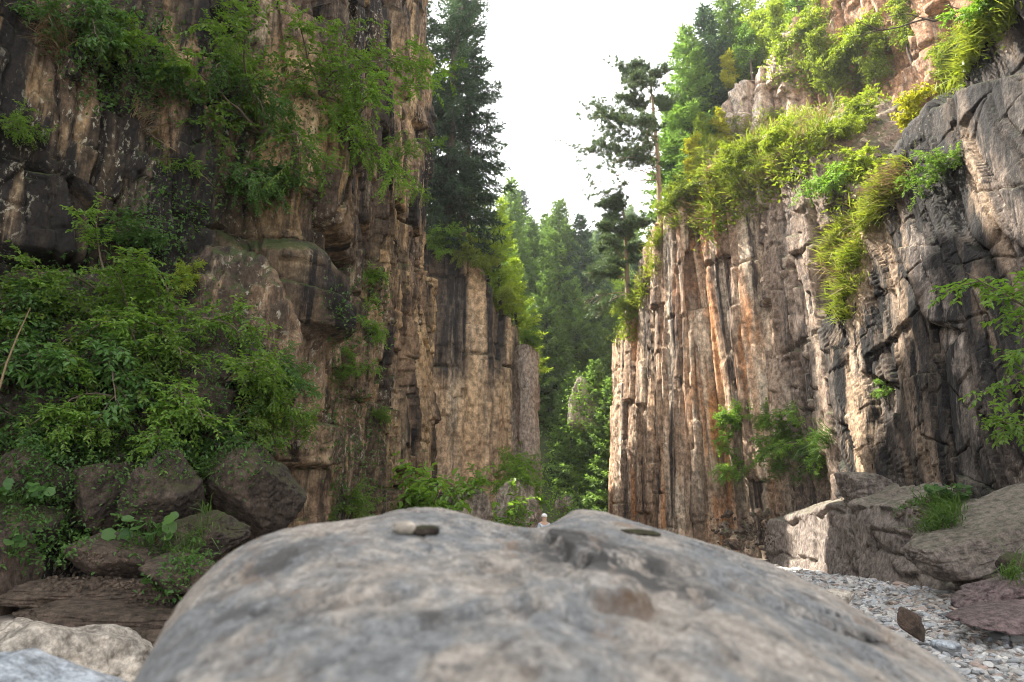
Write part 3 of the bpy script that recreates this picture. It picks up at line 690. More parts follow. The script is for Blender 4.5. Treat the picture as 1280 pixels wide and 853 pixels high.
# ------------------------------------------------------------------ gravel
BED = np.array([(2.6, 3.6), (6.6, 4.6), (7.4, 8), (8.2, 12.2), (8.0, 15), (8.4, 19), (9.4, 26.5), (8.2, 31), (5.6, 40), (1.5, 40), (-.5, 30), (-2.2, 24), (-2.8, 14), (-3.4, 9), (-3.6, 5.5), (-2.2, 3.2)])
def inside(x, y, poly):
    n = len(poly); res = np.zeros(x.shape, bool); j = n - 1
    for k in range(n):
        xi, yi = poly[k]; xj, yj = poly[j]
        m = ((yi > y) != (yj > y)) & (x < (xj - xi) * (y - yi) / (yj - yi + 1e-12) + xi)
        res ^= m; j = k
    return res
rg = np.random.default_rng(5)
def stone_cloud(n, xr, yr, smin, smax, ic, poly, pw=2.2):
    x = rg.uniform(*xr, n); y = rg.uniform(*yr, n); k = inside(x, y, poly)
    return x[k], y[k], smin + (smax - smin) * rg.uniform(0, 1, k.sum()) ** pw
acc = Acc()
protos = [rock_shape(300 + k, 2, 7, rough=.06, lo=.5, hi=.9) for k in range(14)]
protos1 = [rock_shape(330 + k, 1, 4, rough=.12, lo=.5, hi=.9) for k in range(10)]
def scatter_stones(x, y, s, pr):
    for k in range(len(pr)):
        V, T = pr[k]; m = np.arange(len(x)) % len(pr) == k
        if not m.any(): continue
        xx, yy, ss = x[m], y[m], s[m]; n = len(xx)
        a = rg.uniform(0, 6.28, n); sc = np.stack([ss, ss * rg.uniform(.55, .95, n), ss * rg.uniform(.3, .6, n)], 1)
        W = V[None] * sc[:, None]
        tl = rg.normal(0, .22, (n, 2)); W[..., 2] += W[..., 0] * tl[:, :1] + W[..., 1] * tl[:, 1:]
        ca, sa = np.cos(a)[:, None], np.sin(a)[:, None]
        Wx = W[..., 0] * ca - W[..., 1] * sa + xx[:, None]; Wy = W[..., 0] * sa + W[..., 1] * ca + yy[:, None]
        Wz = W[..., 2] + (ground_z(xx, yy) + ss * .12)[:, None]
        TT = (np.arange(n)[:, None, None] * len(V) + T[None]).reshape(-1, 3)
        acc.add(np.stack([Wx, Wy, Wz], -1).reshape(-1, 3), None, TT, r=np.repeat(rg.uniform(0, 1, n), len(V)))
scatter_stones(*stone_cloud(15000, (1.5, 8), (3.5, 10), .015, .075, 2, BED, 2.5), protos)
scatter_stones(*stone_cloud(12000, (2, 9), (9, 20), .025, .10, 2, BED, 2.5), protos)
scatter_stones(*stone_cloud(7000, (-3, 9.5), (19, 40), .05, .2, 1, BED, 2.5), protos1)
scatter_stones(*stone_cloud(2600, (-4, -1), (3, 14), .03, .12, 1, BED, 2.5), protos1)
o = link('gravel', acc.mesh('gravel', M['gravel'], False)); tag(o, kind='stuff'); o['label'] = 'grey river gravel covering the dry streambed'
# larger stones, one object each
big = [link('stone', mesh_np('stone', *rock_shape(360 + k, 3, 9, rough=.07, lo=.5, hi=.9), M['gravel'], False, {'rnd': np.full(len(ico(3)[0]), v)})) for k, v in enumerate((.2, .35, .5, .7, .85, .1, .95, .55))]
x, y, s = stone_cloud(300, (2, 8.6), (4, 24), .07, .17, 3, BED, 2.4)
n_st = 0
for k in range(len(x)):
    src = big[k % len(big)]
    o = src if k < len(big) else src.copy()
    if k >= len(big): COL.objects.link(o)
    o.location = (x[k], y[k], float(ground_z(np.array(x[k]), np.array(y[k]))) + s[k] * .15)
    o.scale = (s[k], s[k] * rg.uniform(.6, .95), s[k] * rg.uniform(.35, .6)); o.rotation_euler = (rg.normal(0, .2), rg.normal(0, .2), rg.uniform(0, 6.28))
    tag(o, 'larger loose river stone lying on top of the grey gravel bed', 'stone', 'larger stones on the gravel bed')

# ------------------------------------------------------------------ surface lookup
BV = BVHTree.FromPolygons(np.concatenate(BV_V).tolist(), sum([f.tolist() for f in BV_F], []))
def hit(px, py):
    d = Vector(ray(px, py)).normalized()
    h = BV.ray_cast(Vector((0, 0, 0)) + d * 3.2, d)
    if h[0] is None: return None, None
    n = h[1]
    if n.dot(d) > 0: n = -n
    return np.array(h[0]), np.array(n)
def hits(poly, n, seed):
    poly = np.array(poly, float); rg = np.random.default_rng(seed)
    lo, hi = poly.min(0), poly.max(0); out = []
    while len(out) < n:
        q = lo + rg.uniform(0, 1, (n, 2)) * (hi - lo)
        q = q[inside(q[:, 0], q[:, 1], poly)]
        if len(q) == 0: break
        for a in q:
            p, nn = hit(*a)
            out.append((p, nn))
            if len(out) >= n: break
    out = [o for o in out if o[0] is not None]
    return np.array([o[0] for o in out]), np.array([o[1] for o in out])

# ------------------------------------------------------------------ plants
def curve(p, d, L, n, rg, droop=.2, wob=.15):
    pts = [np.array(p, float)]; d = nrm(np.array(d, float))
    for k in range(n):
        d = nrm(d + rg.normal(0, wob, 3) + np.array([0, 0, -droop / n * (k + 1) * .6]))
        pts.append(pts[-1] + d * L / n)
    return np.array(pts)
def shrub_mesh(seed, R=1., stems=7, twigs=11, leaf=.07, up=.55, out=1., spread=.7, droop=.5, flat=.55, mat='leaf', pinnate=True, dens=1., sub=True):
    """Canonical shrub: roots at the origin, reaches towards +Y and up."""
    rg = np.random.default_rng(seed); st = Acc(); lv = Acc()
    def leafy(pts):
        seg = np.linalg.norm(np.diff(pts, axis=0), axis=1).sum()
        m = max(3, int(seg / (leaf * .62) * dens))
        t = np.linspace(.18, 1, m) * (len(pts) - 1); i = np.minimum(t.astype(int), len(pts) - 2); f = (t - i)[:, None]
        pos = pts[i] * (1 - f) + pts[i + 1] * f; d = nrm(pts[i + 1] - pts[i])
        upv = nrm(np.array([0, 0, 1.]) + rg.normal(0, flat * .55, (m, 3)) + np.array([0, .25, 0]))
        s = nrm(np.cross(d, upv)); br = rg.uniform(0, 1) * .5
        for sg in (-1, 1):
            dd = nrm(d * .65 + s * sg + rg.normal(0, .22, (m, 3)) + np.array([0, 0, -.12]))
            ln = leaf * rg.uniform(.7, 1.25, m)
            leaves(lv, pos + rg.normal(0, leaf * .12, (m, 3)), dd, nrm(upv + rg.normal(0, .25, (m, 3))), ln, ln * rg.uniform(.42, .6, m), np.clip(br + rg.uniform(0, .5, m), 0, 1))
    for k in range(stems):
        d = nrm(np.array([rg.normal(0, spread), out * rg.uniform(.3, 1.), up * rg.uniform(.2, 1.6)]))
        L = R * rg.uniform(.6, 1.1)
        pts = curve((0, 0, 0), d, L, 9, rg, droop)
        st.tube(pts, np.linspace(.019, .005, 10) * R ** .5, 5)
        for j in range(twigs):
            t = rg.uniform(.18, 1) * 8.99; i = int(t); q = pts[i] + (pts[i + 1] - pts[i]) * (t - i)
            dm = nrm(pts[i + 1] - pts[i])
            dd = nrm(dm * .7 + rg.normal(0, .75, 3) * np.array([1, 1, .5]))
            tp = curve(q, dd, R * rg.uniform(.16, .42), 5, rg, .35, .12)
            st.tube(tp, np.linspace(.006, .0025, 6) * R ** .5, 4); leafy(tp)
            if sub:
                for _ in range(2):
                    i2 = rg.integers(1, 5); d2 = nrm((tp[i2] - tp[i2 - 1]) + rg.normal(0, .06 * R, 3))
                    t2 = curve(tp[i2], nrm(d2 + rg.normal(0, .5, 3)), R * rg.uniform(.1, .22), 4, rg, .3, .1)
                    leafy(t2)
    return st.mesh('stems', M['twig']), lv.mesh('leaves', M[mat], False)
SHRUB = {}
def shrub_kind(key, name, cat, **kw): SHRUB[key] = (name, cat, shrub_mesh(**kw))
def heading(n):
    return math.atan2(-n[0], n[1])
def shrub(key, label, px, py, s=1., hd=None, pos=None, group=None, squash=1.):
    name, cat, (sm_, lm) = SHRUB[key]
    p, n = hit(px, py)
    if pos is not None: p = np.array(pos)
    if p is None: return
    if n is None: n = np.array([0, -1, 0])
    o = empty(name, [float(t) for t in p - .05 * n]); tag(o, label, cat, group)
    o.rotation_euler = (0, 0, heading(n) if hd is None else hd); o.scale = (s, s, s * squash)
    link('stems', sm_, o); link('leaves', lm, o)
    return o
for k in range(4):
    shrub_kind(f'ash{k}', 'shrub', 'shrub', seed=400 + k, R=1.25, stems=8, twigs=11, leaf=.07, droop=.5, mat='leaf')
    shrub_kind(f'alder{k}', 'shrub', 'shrub', seed=420 + k, R=1.2, stems=8, twigs=10, leaf=.09, droop=.45, mat='leaf_deep')
for k in range(3):
    shrub_kind(f'far{k}', 'bush', 'bush', seed=440 + k, R=2.0, stems=10, twigs=13, leaf=.16, up=1.0, droop=.25, mat='leaf', spread=.6)
    shrub_kind(f'light{k}', 'bush', 'bush', seed=450 + k, R=1.8, stems=10, twigs=12, leaf=.15, up=.9, droop=.4, mat='leaf_light')
shrub_kind('bough', 'bough', 'branch', seed=460, R=2.2, stems=2, twigs=16, leaf=.11, up=.1, out=1.4, spread=.12, droop=.15, mat='leaf', flat=.4)
shrub_kind('bough2', 'bough', 'branch', seed=462, R=1.5, stems=1, twigs=12, leaf=.10, up=.1, out=1.4, spread=.1, droop=.1, mat='leaf', flat=.4)
shrub_kind('arch', 'shrub', 'shrub', seed=464, R=2.9, stems=6, twigs=12, leaf=.10, up=.35, out=1.0, spread=.55, droop=.35, mat='leaf', flat=.5)
shrub_kind('arch2', 'shrub', 'shrub', seed=465, R=2.4, stems=5, twigs=11, leaf=.095, up=.2, out=1.0, spread=.6, droop=.7, mat='leaf_deep', flat=.5)
# the big bush on the left
LB = [('ash0', 60, 395, 1.15, 'leafy green shrub with pinnate leaves growing out of the outcrop near the left edge'),
      ('ash1', 150, 365, 1.1, 'leafy shrub on the outcrop, topmost of the big left thicket'),
      ('alder0', 25, 455, 1.1, 'dark green shrub with broad leaves cut by the left picture edge'),
      ('ash2', 235, 420, 1.2, 'leafy shrub in the middle of the thicket in front of the lichen covered outcrop'),
      ('alder1', 120, 460, 1.2, 'deep green shrub in the shaded middle of the left thicket'),
      ('ash3', 300, 470, 1.1, 'light green shrub at the right side of the left thicket'),
      ('ash0', 340, 535, .95, 'yellow green drooping shrub hanging over the slanting boulder'),
      ('alder2', 60, 540, .9, 'dark shrub hanging over the boulders at lower left'),
      ('ash1', 205, 515, 1.15, 'bright green shrub hanging above the dark boulders'),
      ('alder3', 280, 545, .85, 'low dark shrub above the mossy cleft between the boulders'),
      ('ash2', 135, 530, .9, 'shrub with drooping leaves over the largest dark boulder'),
      ('alder0', 185, 300, .8, 'small dark shrub at the foot of the pale rock column on the left')]
for k, px, py, s, lb in LB + [('light0', 322, 520, .32, 'yellow green small leaved shrub at the lower right edge of the left thicket'), ('light1', 250, 350, .28, 'pale small leaved shrub at the upper edge of the left thicket'), ('alder2', 345, 470, .9, 'dark shrub at the far right of the left thicket'), ('ash1', 190, 440, 1.1, 'green shrub in the very middle of the left thicket'), ('alder1', 20, 390, 1.0, 'broad leaved shrub at the left picture edge under the dark wall')]: shrub(k, lb, px - 12, py + 4, s * .84)
UB = [('alder1', 90, 40, 1.1, 'dark hanging shrub at the top left, over dry grass'), ('ash3', 150, 75, 1.1, 'windswept green shrub on the stained wall at upper left'), ('alder2', 190, 100, .9, 'dark shrub right of the windswept one at upper left'),
      ('ash0', 10, 165, .6, 'sparse yellow green twig plant at the left edge of the stained wall'), ('arch2', 290, 120, .8, 'dense shrub in the gully left of the arching branches'),
      ('arch', 330, 170, 1.15, 'big shrub with branches arching right across the streaked wall'), ('arch', 400, 120, 1.1, 'airy shrub with long branches high on the streaked wall'), ('arch2', 300, 230, .75, 'dark shrub in the gully above the dark overhang'),
      ('arch', 430, 175, 1.0, 'light shrub reaching to the corner of the streaked wall'), ('alder3', 360, 240, .9, 'shrub hanging under the arching branches'), ('ash1', 270, 60, .9, 'small shrub high in the gully on the left wall'),
      ('ash2', 215, 215, .6, 'little shrub on the pale rock column on the left'), ('arch', 490, 215, .75, 'leafy spray hanging from the streaked wall below the spruce')]
for k, px, py, s, lb in UB: shrub(k, lb, px, py, s * .8)
# bushes at the end of the left wall
for k, (px, py, Y, s, lb) in enumerate([(520, 640, 20.5, 1.5, 'tall bright bush at the foot of the streaked wall'), (560, 640, 24.0, 1.45, 'bush behind the dark mossy block'), (605, 630, 27.0, 1.35, 'bush in front of the tan rock face'), (485, 642, 18.5, 1.0, 'small bush left of the tall bright one'), (640, 612, 28.6, .8, 'bush left of the lichen pillar')]):
    p = P(px, py, Y); p[2] = -1.45 if py > 620 else p[2]
    shrub(f'far{k % 3}', lb, px, py, s, hd=k * .9 + 2.2, pos=p)
for k, (px, py, s, lb) in enumerate([(465, 350, .5, 'small fern tuft on the streaked wall'), (455, 410, .6, 'tuft of weeds under the block on the streaked wall'), (445, 465, .5, 'tuft of weeds in the dark blocks of the left wall'), (470, 520, .5, 'low tuft in the dark recess of the left wall'), (430, 632, .7, 'weeds at the bottom of the left wall')]):
    shrub(f'ash{k % 4}', lb, px, py, s)
# right side bushes
RB = [('far0', 925, 540, .7, 'dark bush in the recess beside the sunlit streak'), ('far1', 985, 560, .75, 'dense bush hanging on the grey wall above the bench'), ('ash1', 1020, 560, 1.2, 'feathery bush on the grey wall, right of the dense one'), ('far2', 960, 530, .5, 'small bush at the sunlit streak'),
      ('ash2', 930, 590, 1.2, 'straggly bush over the orange rubble'), ('ash3', 1040, 235, 1.2, 'bush on the grey knob below the orange gully'), ('ash0', 1180, 215, .8, 'small green bush on top of the leaning wall'), ('ash2', 1110, 490, .35, 'little plant in a crack of the leaning wall'), ('alder0', 1185, 625, .4, 'broad leaved plant between the bench and the tilted slab'), ('alder1', 1140, 632, .3, 'broad leaved plant right of the rounded knob')]
for k, px, py, s, lb in RB: shrub(k, lb, px, py, s)
o = shrub('bough', 'leafy bough reaching in from the right edge in front of the leaning wall', 1290, 400, 1., hd=math.radians(95), pos=P(1370, 415, 9.5))
o = shrub('bough2', 'smaller leafy bough below the large one at the right edge', 1290, 510, .8, hd=math.radians(92), pos=P(1320, 520, 9.5))
# upper right slope
for b_ in [x for x in bpy.data.objects if x.name.startswith('bough') and x.parent is None]:
    acc = Acc(); acc.tube(curve((0, .1, 0), (.1, -1, -.05), 3.4, 8, np.random.default_rng(4), .1, .06), np.linspace(.022, .045, 9), 6)
    link('limb', acc.mesh('limb', M['twig']), b_)
UR = [('light0', 870, 240, .9, 'yellow green bush on the edge of the ribbed cliff'), ('light1', 930, 215, .9, 'yellow green bush in the middle of the grassy cliff top'), ('light2', 985, 185, .8, 'bright bush left of the grey knob'),
      ('light0', 840, 262, .6, 'small bush at the tip of the ribbed cliff'), ('light1', 960, 70, 1.1, 'sunlit bush on the rim of the pink rock face'), ('light2', 1020, 50, 1.2, 'large sunlit bush on the rim above the orange gully'), ('light0', 1080, 60, 1.1, 'pale green bush draped over the orange rock'),
      ('light1', 1080, 150, .8, 'drooping pale bush in the orange gully'), ('light2', 1145, 140, .7, 'yellow green sapling bush on the upper end of the leaning wall'), ('light0', 1210, 60, .8, 'grassy bush on the top edge of the leaning wall'), ('far2', 1240, 20, .6, 'bush at the top right corner'),
      ('light2', 790, 385, .7, 'bush on the low left shoulder of the ribbed cliff'), ('light0', 770, 400, .6, 'bush at the far left tip of the ribbed cliff')]
UR += [('light1', 1078, 218, .7, 'bright bush at the lower end of the orange gully'), ('light2', 1050, 175, .7, 'yellow green bush on the scree slope above the grey knob')]
for k, px, py, s, lb in UR: shrub(k, lb, px, py, s)
for k, (px, py, Y, s, lb) in enumerate([(556, 318, 34.5, .85, 'green bush at the foot of the big dark spruce'), (580, 322, 34.9, .8, 'yellow green bush at the foot of the leaning dark spruce'), (603, 334, 35.5, .7, 'bush overhanging the right corner of the tan rock face'), (628, 372, 37.6, .7, 'bush on the step right of the tan rock face'), (655, 428, 38.2, .6, 'low bush crowning the narrow lichen pillar')]):
    shrub(('far0', 'light1', 'light2', 'light0', 'far2')[k], lb, px, py, s, hd=math.pi + .4 * k, pos=P(px, py, Y))

acc = Acc(); rg = np.random.default_rng(15)
for poly, n in (([(60, 690), (150, 690), (200, 740), (60, 740)], 380), ([(880, 640), (960, 650), (975, 695), (900, 690)], 260), ([(1040, 190), (1130, 190), (1060, 300), (1030, 260)], 260), ([(1130, 625), (1200, 620), (1190, 660), (1120, 650)], 160), ([(150, 735), (235, 735), (220, 760), (150, 760)], 60)):
    p, nn = hits(poly, n, 900 + n)
    for k in range(len(p)):
        if nn[k][2] < .1 and rg.uniform() < .7: continue
        V, T = protos1[k % 10]; sz = rg.uniform(.012, .04) * (np.linalg.norm(p[k]) / 9) ** .8
        acc.add(V * sz * [1, .8, .6] @ rotm(*rg.uniform(-1, 1, 3)) + p[k] + [0, 0, sz * .3], None, T, r=rg.uniform(.05, .6))
o = link('scree', acc.mesh('scree', M['ledge'], False)); tag(o, kind='stuff'); o['label'] = 'loose brown scree and grit lying on the ledges'
# leafy ground cover on ledges, grass
def cover(name, regions, mat, leaf, seed, label, per=9, spread=.18):
    acc = Acc(); rg = np.random.default_rng(seed)
    for poly, n in regions:
        p, nn = hits(poly, n, seed); seed += 1
        if len(p) == 0: continue
        q = np.repeat(p, per, 0); m = np.repeat(nn, per, 0); sc = np.repeat(np.clip(np.linalg.norm(p, axis=1) / 11, .8, 2.2), per)
        off = rg.normal(0, spread, (len(q), 3)) * sc[:, None]; off -= m * np.minimum((off * m).sum(1), 0)[:, None]
        d = nrm(m * .5 + rg.normal(0, .6, (len(q), 3)) + [0, 0, .1]); up = nrm(np.array([0, 0, 1.]) + m * .4 + rg.normal(0, .35, (len(q), 3)))
        ln = leaf * sc * rg.uniform(.6, 1.3, len(q))
        leaves(acc, q + off * .7, d, up, ln, ln * .55, np.clip(np.repeat(rg.uniform(0, .6, len(p)), per) + rg.uniform(0, .4, len(q)), 0, 1))
    o = link(name, acc.mesh(name, M[mat], False)); tag(o, kind='stuff'); o['label'] = label
cover('ground_cover', [([(40, 20), (210, 20), (230, 130), (120, 140)], 260), ([(240, 30), (300, 10), (400, 130), (400, 250), (260, 270)], 260), ([(0, 340), (180, 300), (340, 420), (350, 560), (0, 600)], 700), ([(0, 540), (80, 540), (120, 690), (0, 700)], 200), ([(80, 555), (340, 560), (330, 600), (90, 600)], 110), ([(150, 600), (185, 600), (180, 690), (150, 690)], 40), ([(230, 690), (270, 690), (215, 760), (190, 740)], 40), ([(410, 330), (480, 340), (470, 620), (410, 640)], 140), ([(170, 230), (260, 230), (230, 330), (150, 330)], 80)],
      'leaf_deep', .06, 500, 'low dark green leaves covering the ledges of the left wall')
cover('ground_cover', [([(820, 270), (900, 150), (1040, 130), (1030, 200), (890, 300)], 500), ([(920, 90), (1000, 60), (1100, 40), (1110, 130), (1040, 120)], 380), ([(1170, 100), (1240, 0), (1280, 0), (1180, 130)], 120), ([(1040, 200), (1130, 200), (1060, 300), (1040, 260)], 60), ([(750, 430), (800, 370), (830, 300), (790, 420)], 120)],
      'leaf_light', .085, 520, 'sunlit yellow green ground cover on the tops of the right cliffs')
cover('ground_cover', [([(600, 330), (660, 350), (680, 420), (600, 345)], 120), ([(688, 400), (760, 480), (755, 640), (684, 640)], 700), ([(625, 575), (672, 570), (672, 600), (625, 600)], 60)], 'leaf', .09, 540, 'green undergrowth at the foot of the far forest', per=8, spread=.3)

def grass(name, regions, mat, L, seed, label, W=.014, hang=.5):
    acc = Acc(); rg = np.random.default_rng(seed)
    for poly, n in regions:
        p, nn = hits(poly, n, seed); seed += 1
        if len(p) == 0: continue
        keep = fbm(p[:, 0] * .9, p[:, 1] * .9, p[:, 2] * 1.3, seed, 3) > -.08; p, nn = p[keep], nn[keep]
        per = 26; q = np.repeat(p, per, 0); m = np.repeat(nn, per, 0); N = len(q)
        sc = np.clip(np.linalg.norm(q, axis=1) / 16, .5, 2)
        ps = q + rg.normal(0, .10, (N, 3)) * sc[:, None] - m * .03
        d = nrm(m * .55 + np.array([0, 0, .75]) + rg.normal(0, .3, (N, 3)))
        ln = L * rg.uniform(.4, 1.3, N) * np.sqrt(sc) * np.repeat(rg.uniform(.5, 1.4, len(p)), per)
        bend = nrm(m * .5 + np.array([0, 0, -1.]) + rg.normal(0, .2, (N, 3))) * (hang * rg.uniform(.5, 1.3, N))[:, None]
        blades(acc, ps, d, np.cross(d, rg.normal(0, 1, (N, 3))), ln, W * sc * 1.3, np.clip(np.repeat(rg.uniform(0, .5, len(p)), per) + rg.uniform(0, .45, N), 0, 1), bend)
    o = link(name, acc.mesh(name, M[mat], False)); tag(o, kind='stuff'); o['label'] = label
grass('grass', [([(1130, 205), (1140, 225), (1075, 300), (1060, 340), (1020, 340), (1050, 290)], 330), ([(1080, 290), (1075, 350), (1062, 395), (1048, 395), (1058, 320)], 120), ([(1170, 100), (1215, 30), (1280, 0), (1250, 40), (1180, 130)], 240)], 'grass', .42, 600, 'bright hanging grass along the edge of the leaning wall', W=.017, hang=.8)
grass('grass', [([(825, 270), (880, 190), (930, 150), (1040, 140), (1030, 190), (930, 240), (870, 290)], 560), ([(890, 200), (960, 180), (1010, 175), (940, 250)], 200), ([(1000, 60), (1100, 30), (1100, 100), (1010, 100)], 120), ([(780, 350), (830, 280), (820, 340), (790, 400)], 90)], 'grass', .36, 620, 'tufts of sunlit grass on the tops of the right cliffs', W=.017, hang=.6)
grass('grass', [([(955, 560), (1040, 540), (1030, 600), (970, 600)], 90), ([(1160, 630), (1200, 625), (1190, 660), (1160, 665)], 60), ([(1262, 680), (1280, 680), (1280, 725), (1262, 725)], 20), ([(90, 560), (280, 565), (260, 610), (120, 590)], 70), ([(340, 430), (420, 470), (400, 500), (340, 480)], 10), ([(170, 690), (260, 640), (250, 700), (170, 705)], 14)], 'grass_deep', .4, 640, 'soft green grass on shaded ledges', hang=.9)
grass('dry_grass', [([(825, 270), (880, 190), (930, 150), (1040, 140), (1030, 190), (930, 240), (870, 290)], 120), ([(1130, 205), (1140, 225), (1075, 300), (1060, 390), (1030, 340), (1050, 290)], 70), ([(30, 0), (60, 0), (80, 70), (50, 60)], 26), ([(160, 110), (240, 120), (230, 190), (150, 160)], 16)], 'dry', .55, 660, 'dry straw coloured grass hanging on the cliffs', hang=1.1)
def big_leaves(label, px, py, n, R, leaf, seed, h=.16):
    p, nn = hit(px, py)
    rg = np.random.default_rng(seed); o = empty('leafy_plant', [float(t) for t in p]); tag(o, label, 'plant')
    st, lv = Acc(), Acc()
    for k in range(n):
        a = rg.uniform(0, 6.28); r_ = R * math.sqrt(rg.uniform(0, 1)); q = np.array([r_ * math.cos(a), r_ * math.sin(a) * .7 - .08, rg.uniform(.3, 1.2) * h])
        st.tube([np.zeros(3) + q * [.3, .3, -.1], q * [.7, .7, .8], q], [.005, .004, .003], 4)
        d = nrm(np.array([math.cos(a), math.sin(a) - .4, -.25]) + rg.normal(0, .25, 3)); up = nrm(np.array([0, -.85, .8]) + rg.normal(0, .3, 3)); s = nrm(np.cross(d, up)); n_ = np.cross(s, d)
        L = leaf * rg.uniform(.7, 1.25); th = np.linspace(.35, 2 * math.pi - .35, 13)
        rad = L * .55 * (1 + .06 * np.sin(th * 6)); rim = q + d * L * .35 - (np.cos(th) * rad)[:, None] * d + (np.sin(th) * rad)[:, None] * s + (n_ * .16 * L) * (np.abs(np.sin(th)) ** 1)[:, None] - n_ * .05 * L
        V = np.concatenate([[q], rim]); T = np.array([[0, k_ + 1, k_ + 2] for k_ in range(12)])
        lv.add(V, None, T, r=rg.uniform(0, .8))
    link('stems', st.mesh('stems', M['grass_deep']), o); link('leaves', lv.mesh('leaves', M['leaf_deep'], False), o)
big_leaves('spreading clump of rounded bright leaves between the boulders at lower left', 90, 672, 80, .5, .085, 701)
big_leaves('few large round leaves on stalks beside the dark tilted rock', 178, 682, 16, .30, .12, 702, .25)
big_leaves('rounded leaves on the small boulder at the left edge', 22, 628, 44, .36, .085, 703)
big_leaves('small leafy plant on the left picture edge below the boulder', 12, 690, 18, .25, .08, 704)
big_leaves('tiny plant in the brown ledges at lower left', 203, 738, 10, .14, .08, 705)
big_leaves('large pale leaves at the left edge beneath the thicket', 45, 560, 34, .4, .10, 706)
big_leaves('clump of broad blue green leaves above the tilted grey slab', 1185, 628, 50, .4, .12, 707, .3)

# ------------------------------------------------------------------ conifers
def conifer_mesh(seed, h=12., r=2.4, whorls=34, per=6, twig=.32, ntw=16, width=.07, mat='fir', bare=.06, droop=.35, gap=.0, trunk=.16, bark='bark', blade_n=3):
    rg = np.random.default_rng(seed); tr = Acc(); cr = Acc()
    zs = np.linspace(0, h, 14); wob = np.stack([.04 * h * .2 * np.sin(zs * .5 + seed), .04 * h * .2 * np.cos(zs * .4), zs], 1)
    tr.tube(wob, trunk * (1 - zs / h) ** .8 + .012, 8)
    Pq, Dq, Lq, Rq = [], [], [], []
    for w in range(whorls):
        t = bare + (1 - bare) * (w + rg.uniform(-.3, .3)) / whorls; t = min(max(t, bare), .99)
        z = t * h; rad = r * (1 - t) ** .85 * (1 if t > .18 else .55 + 2.5 * t) + .12
        c = np.array([np.interp(z, zs, wob[:, 0]), np.interp(z, zs, wob[:, 1]), z])
        a0 = rg.uniform(0, 6.28)
        for b in range(per):
            if rg.uniform() < gap: continue
            a = a0 + b * 6.283 / per + rg.normal(0, .2); L = rad * rg.uniform(.65, 1.15)
            d0 = np.array([math.cos(a), math.sin(a), .35 * t * 1.5 - droop * (1 - t)])
            n = 7; x = np.linspace(0, 1, n)
            pts = c + np.outer(x * L, d0) + np.outer((x ** 2.2) * L * .22, [0, 0, 1]) + np.outer(x ** 1.5 * L * .12, [0, 0, -1])
            if L > .5: tr.tube(pts[:-1], np.linspace(.022, .006, n - 1) * (h / 12) * (L / r + .35), 4)
            m = max(4, int(ntw * (L / r + .15)))
            tt = np.linspace(.12, 1, m) * (n - 1.001); i = tt.astype(int); f = (tt - i)[:, None]
            pos = pts[i] * (1 - f) + pts[i + 1] * f; bd = nrm(pts[i + 1] - pts[i]); sd = nrm(np.cross(bd, [0, 0, 1.]))
            tl = twig * (.55 + .6 * np.sin(np.clip(tt / (n - 1), 0, 1) * 2.6)) * (L / r * .6 + .5)
            br = rg.uniform(0, .55)
            for sg in (-1, 1):
                dd = nrm(bd * .75 + sd * sg * rg.uniform(.6, 1.1, (m, 1)) + np.array([0, 0, -.28]) + rg.normal(0, .16, (m, 3)))
                Pq.append(pos); Dq.append(dd); Lq.append(tl * rg.uniform(.7, 1.3, m)); Rq.append(np.clip(br + rg.uniform(0, .45, m), 0, 1))
            Pq.append(pts[-1:]); Dq.append(bd[-1:]); Lq.append(np.array([twig * .8])); Rq.append(np.array([.7]))
    Pq, Dq, Lq, Rq = np.concatenate(Pq), np.concatenate(Dq), np.concatenate(Lq), np.concatenate(Rq)
    for k in range(blade_n):
        off = 0 if k == 0 else rg.uniform(.1, .7, len(Pq))[:, None]
        dd = Dq if k == 0 else nrm(Dq + rg.normal(0, .55, Dq.shape))
        blades(cr, Pq + Dq * Lq[:, None] * off, dd, np.cross(dd, np.array([0, 0, 1.]) + rg.normal(0, .5, Dq.shape)), Lq * (1 if k == 0 else .6), width * rg.uniform(.7, 1.2, len(Pq)), Rq)
    return tr.mesh('trunk', M[bark]), cr.mesh('crown', M[mat], False)
CON = {}
for k in range(3):
    CON[f'fir{k}'] = conifer_mesh(800 + k, 12, 2.5 + .25 * k, 38, 6, .46, 17, .085, 'fir', gap=.1, blade_n=5)
    CON[f'lit{k}'] = conifer_mesh(810 + k, 9, 2.3, 32, 6, .40, 14, .075, 'spruce_lit', gap=.3, blade_n=4)
    CON[f'dark{k}'] = conifer_mesh(820 + k, 12, 2.3 + .2 * k, 38, 6, .42, 17, .085, 'spruce', gap=.12, blade_n=5)
CON['hang0'] = conifer_mesh(830, 19, 2.6, 40, 6, .40, 24, .045, 'spruce', bare=.05, droop=.6, gap=.3, trunk=.24, blade_n=6)
CON['hang1'] = conifer_mesh(831, 15, 2.2, 34, 6, .40, 24, .045, 'spruce', bare=.05, droop=.65, gap=.3, trunk=.2, blade_n=6)
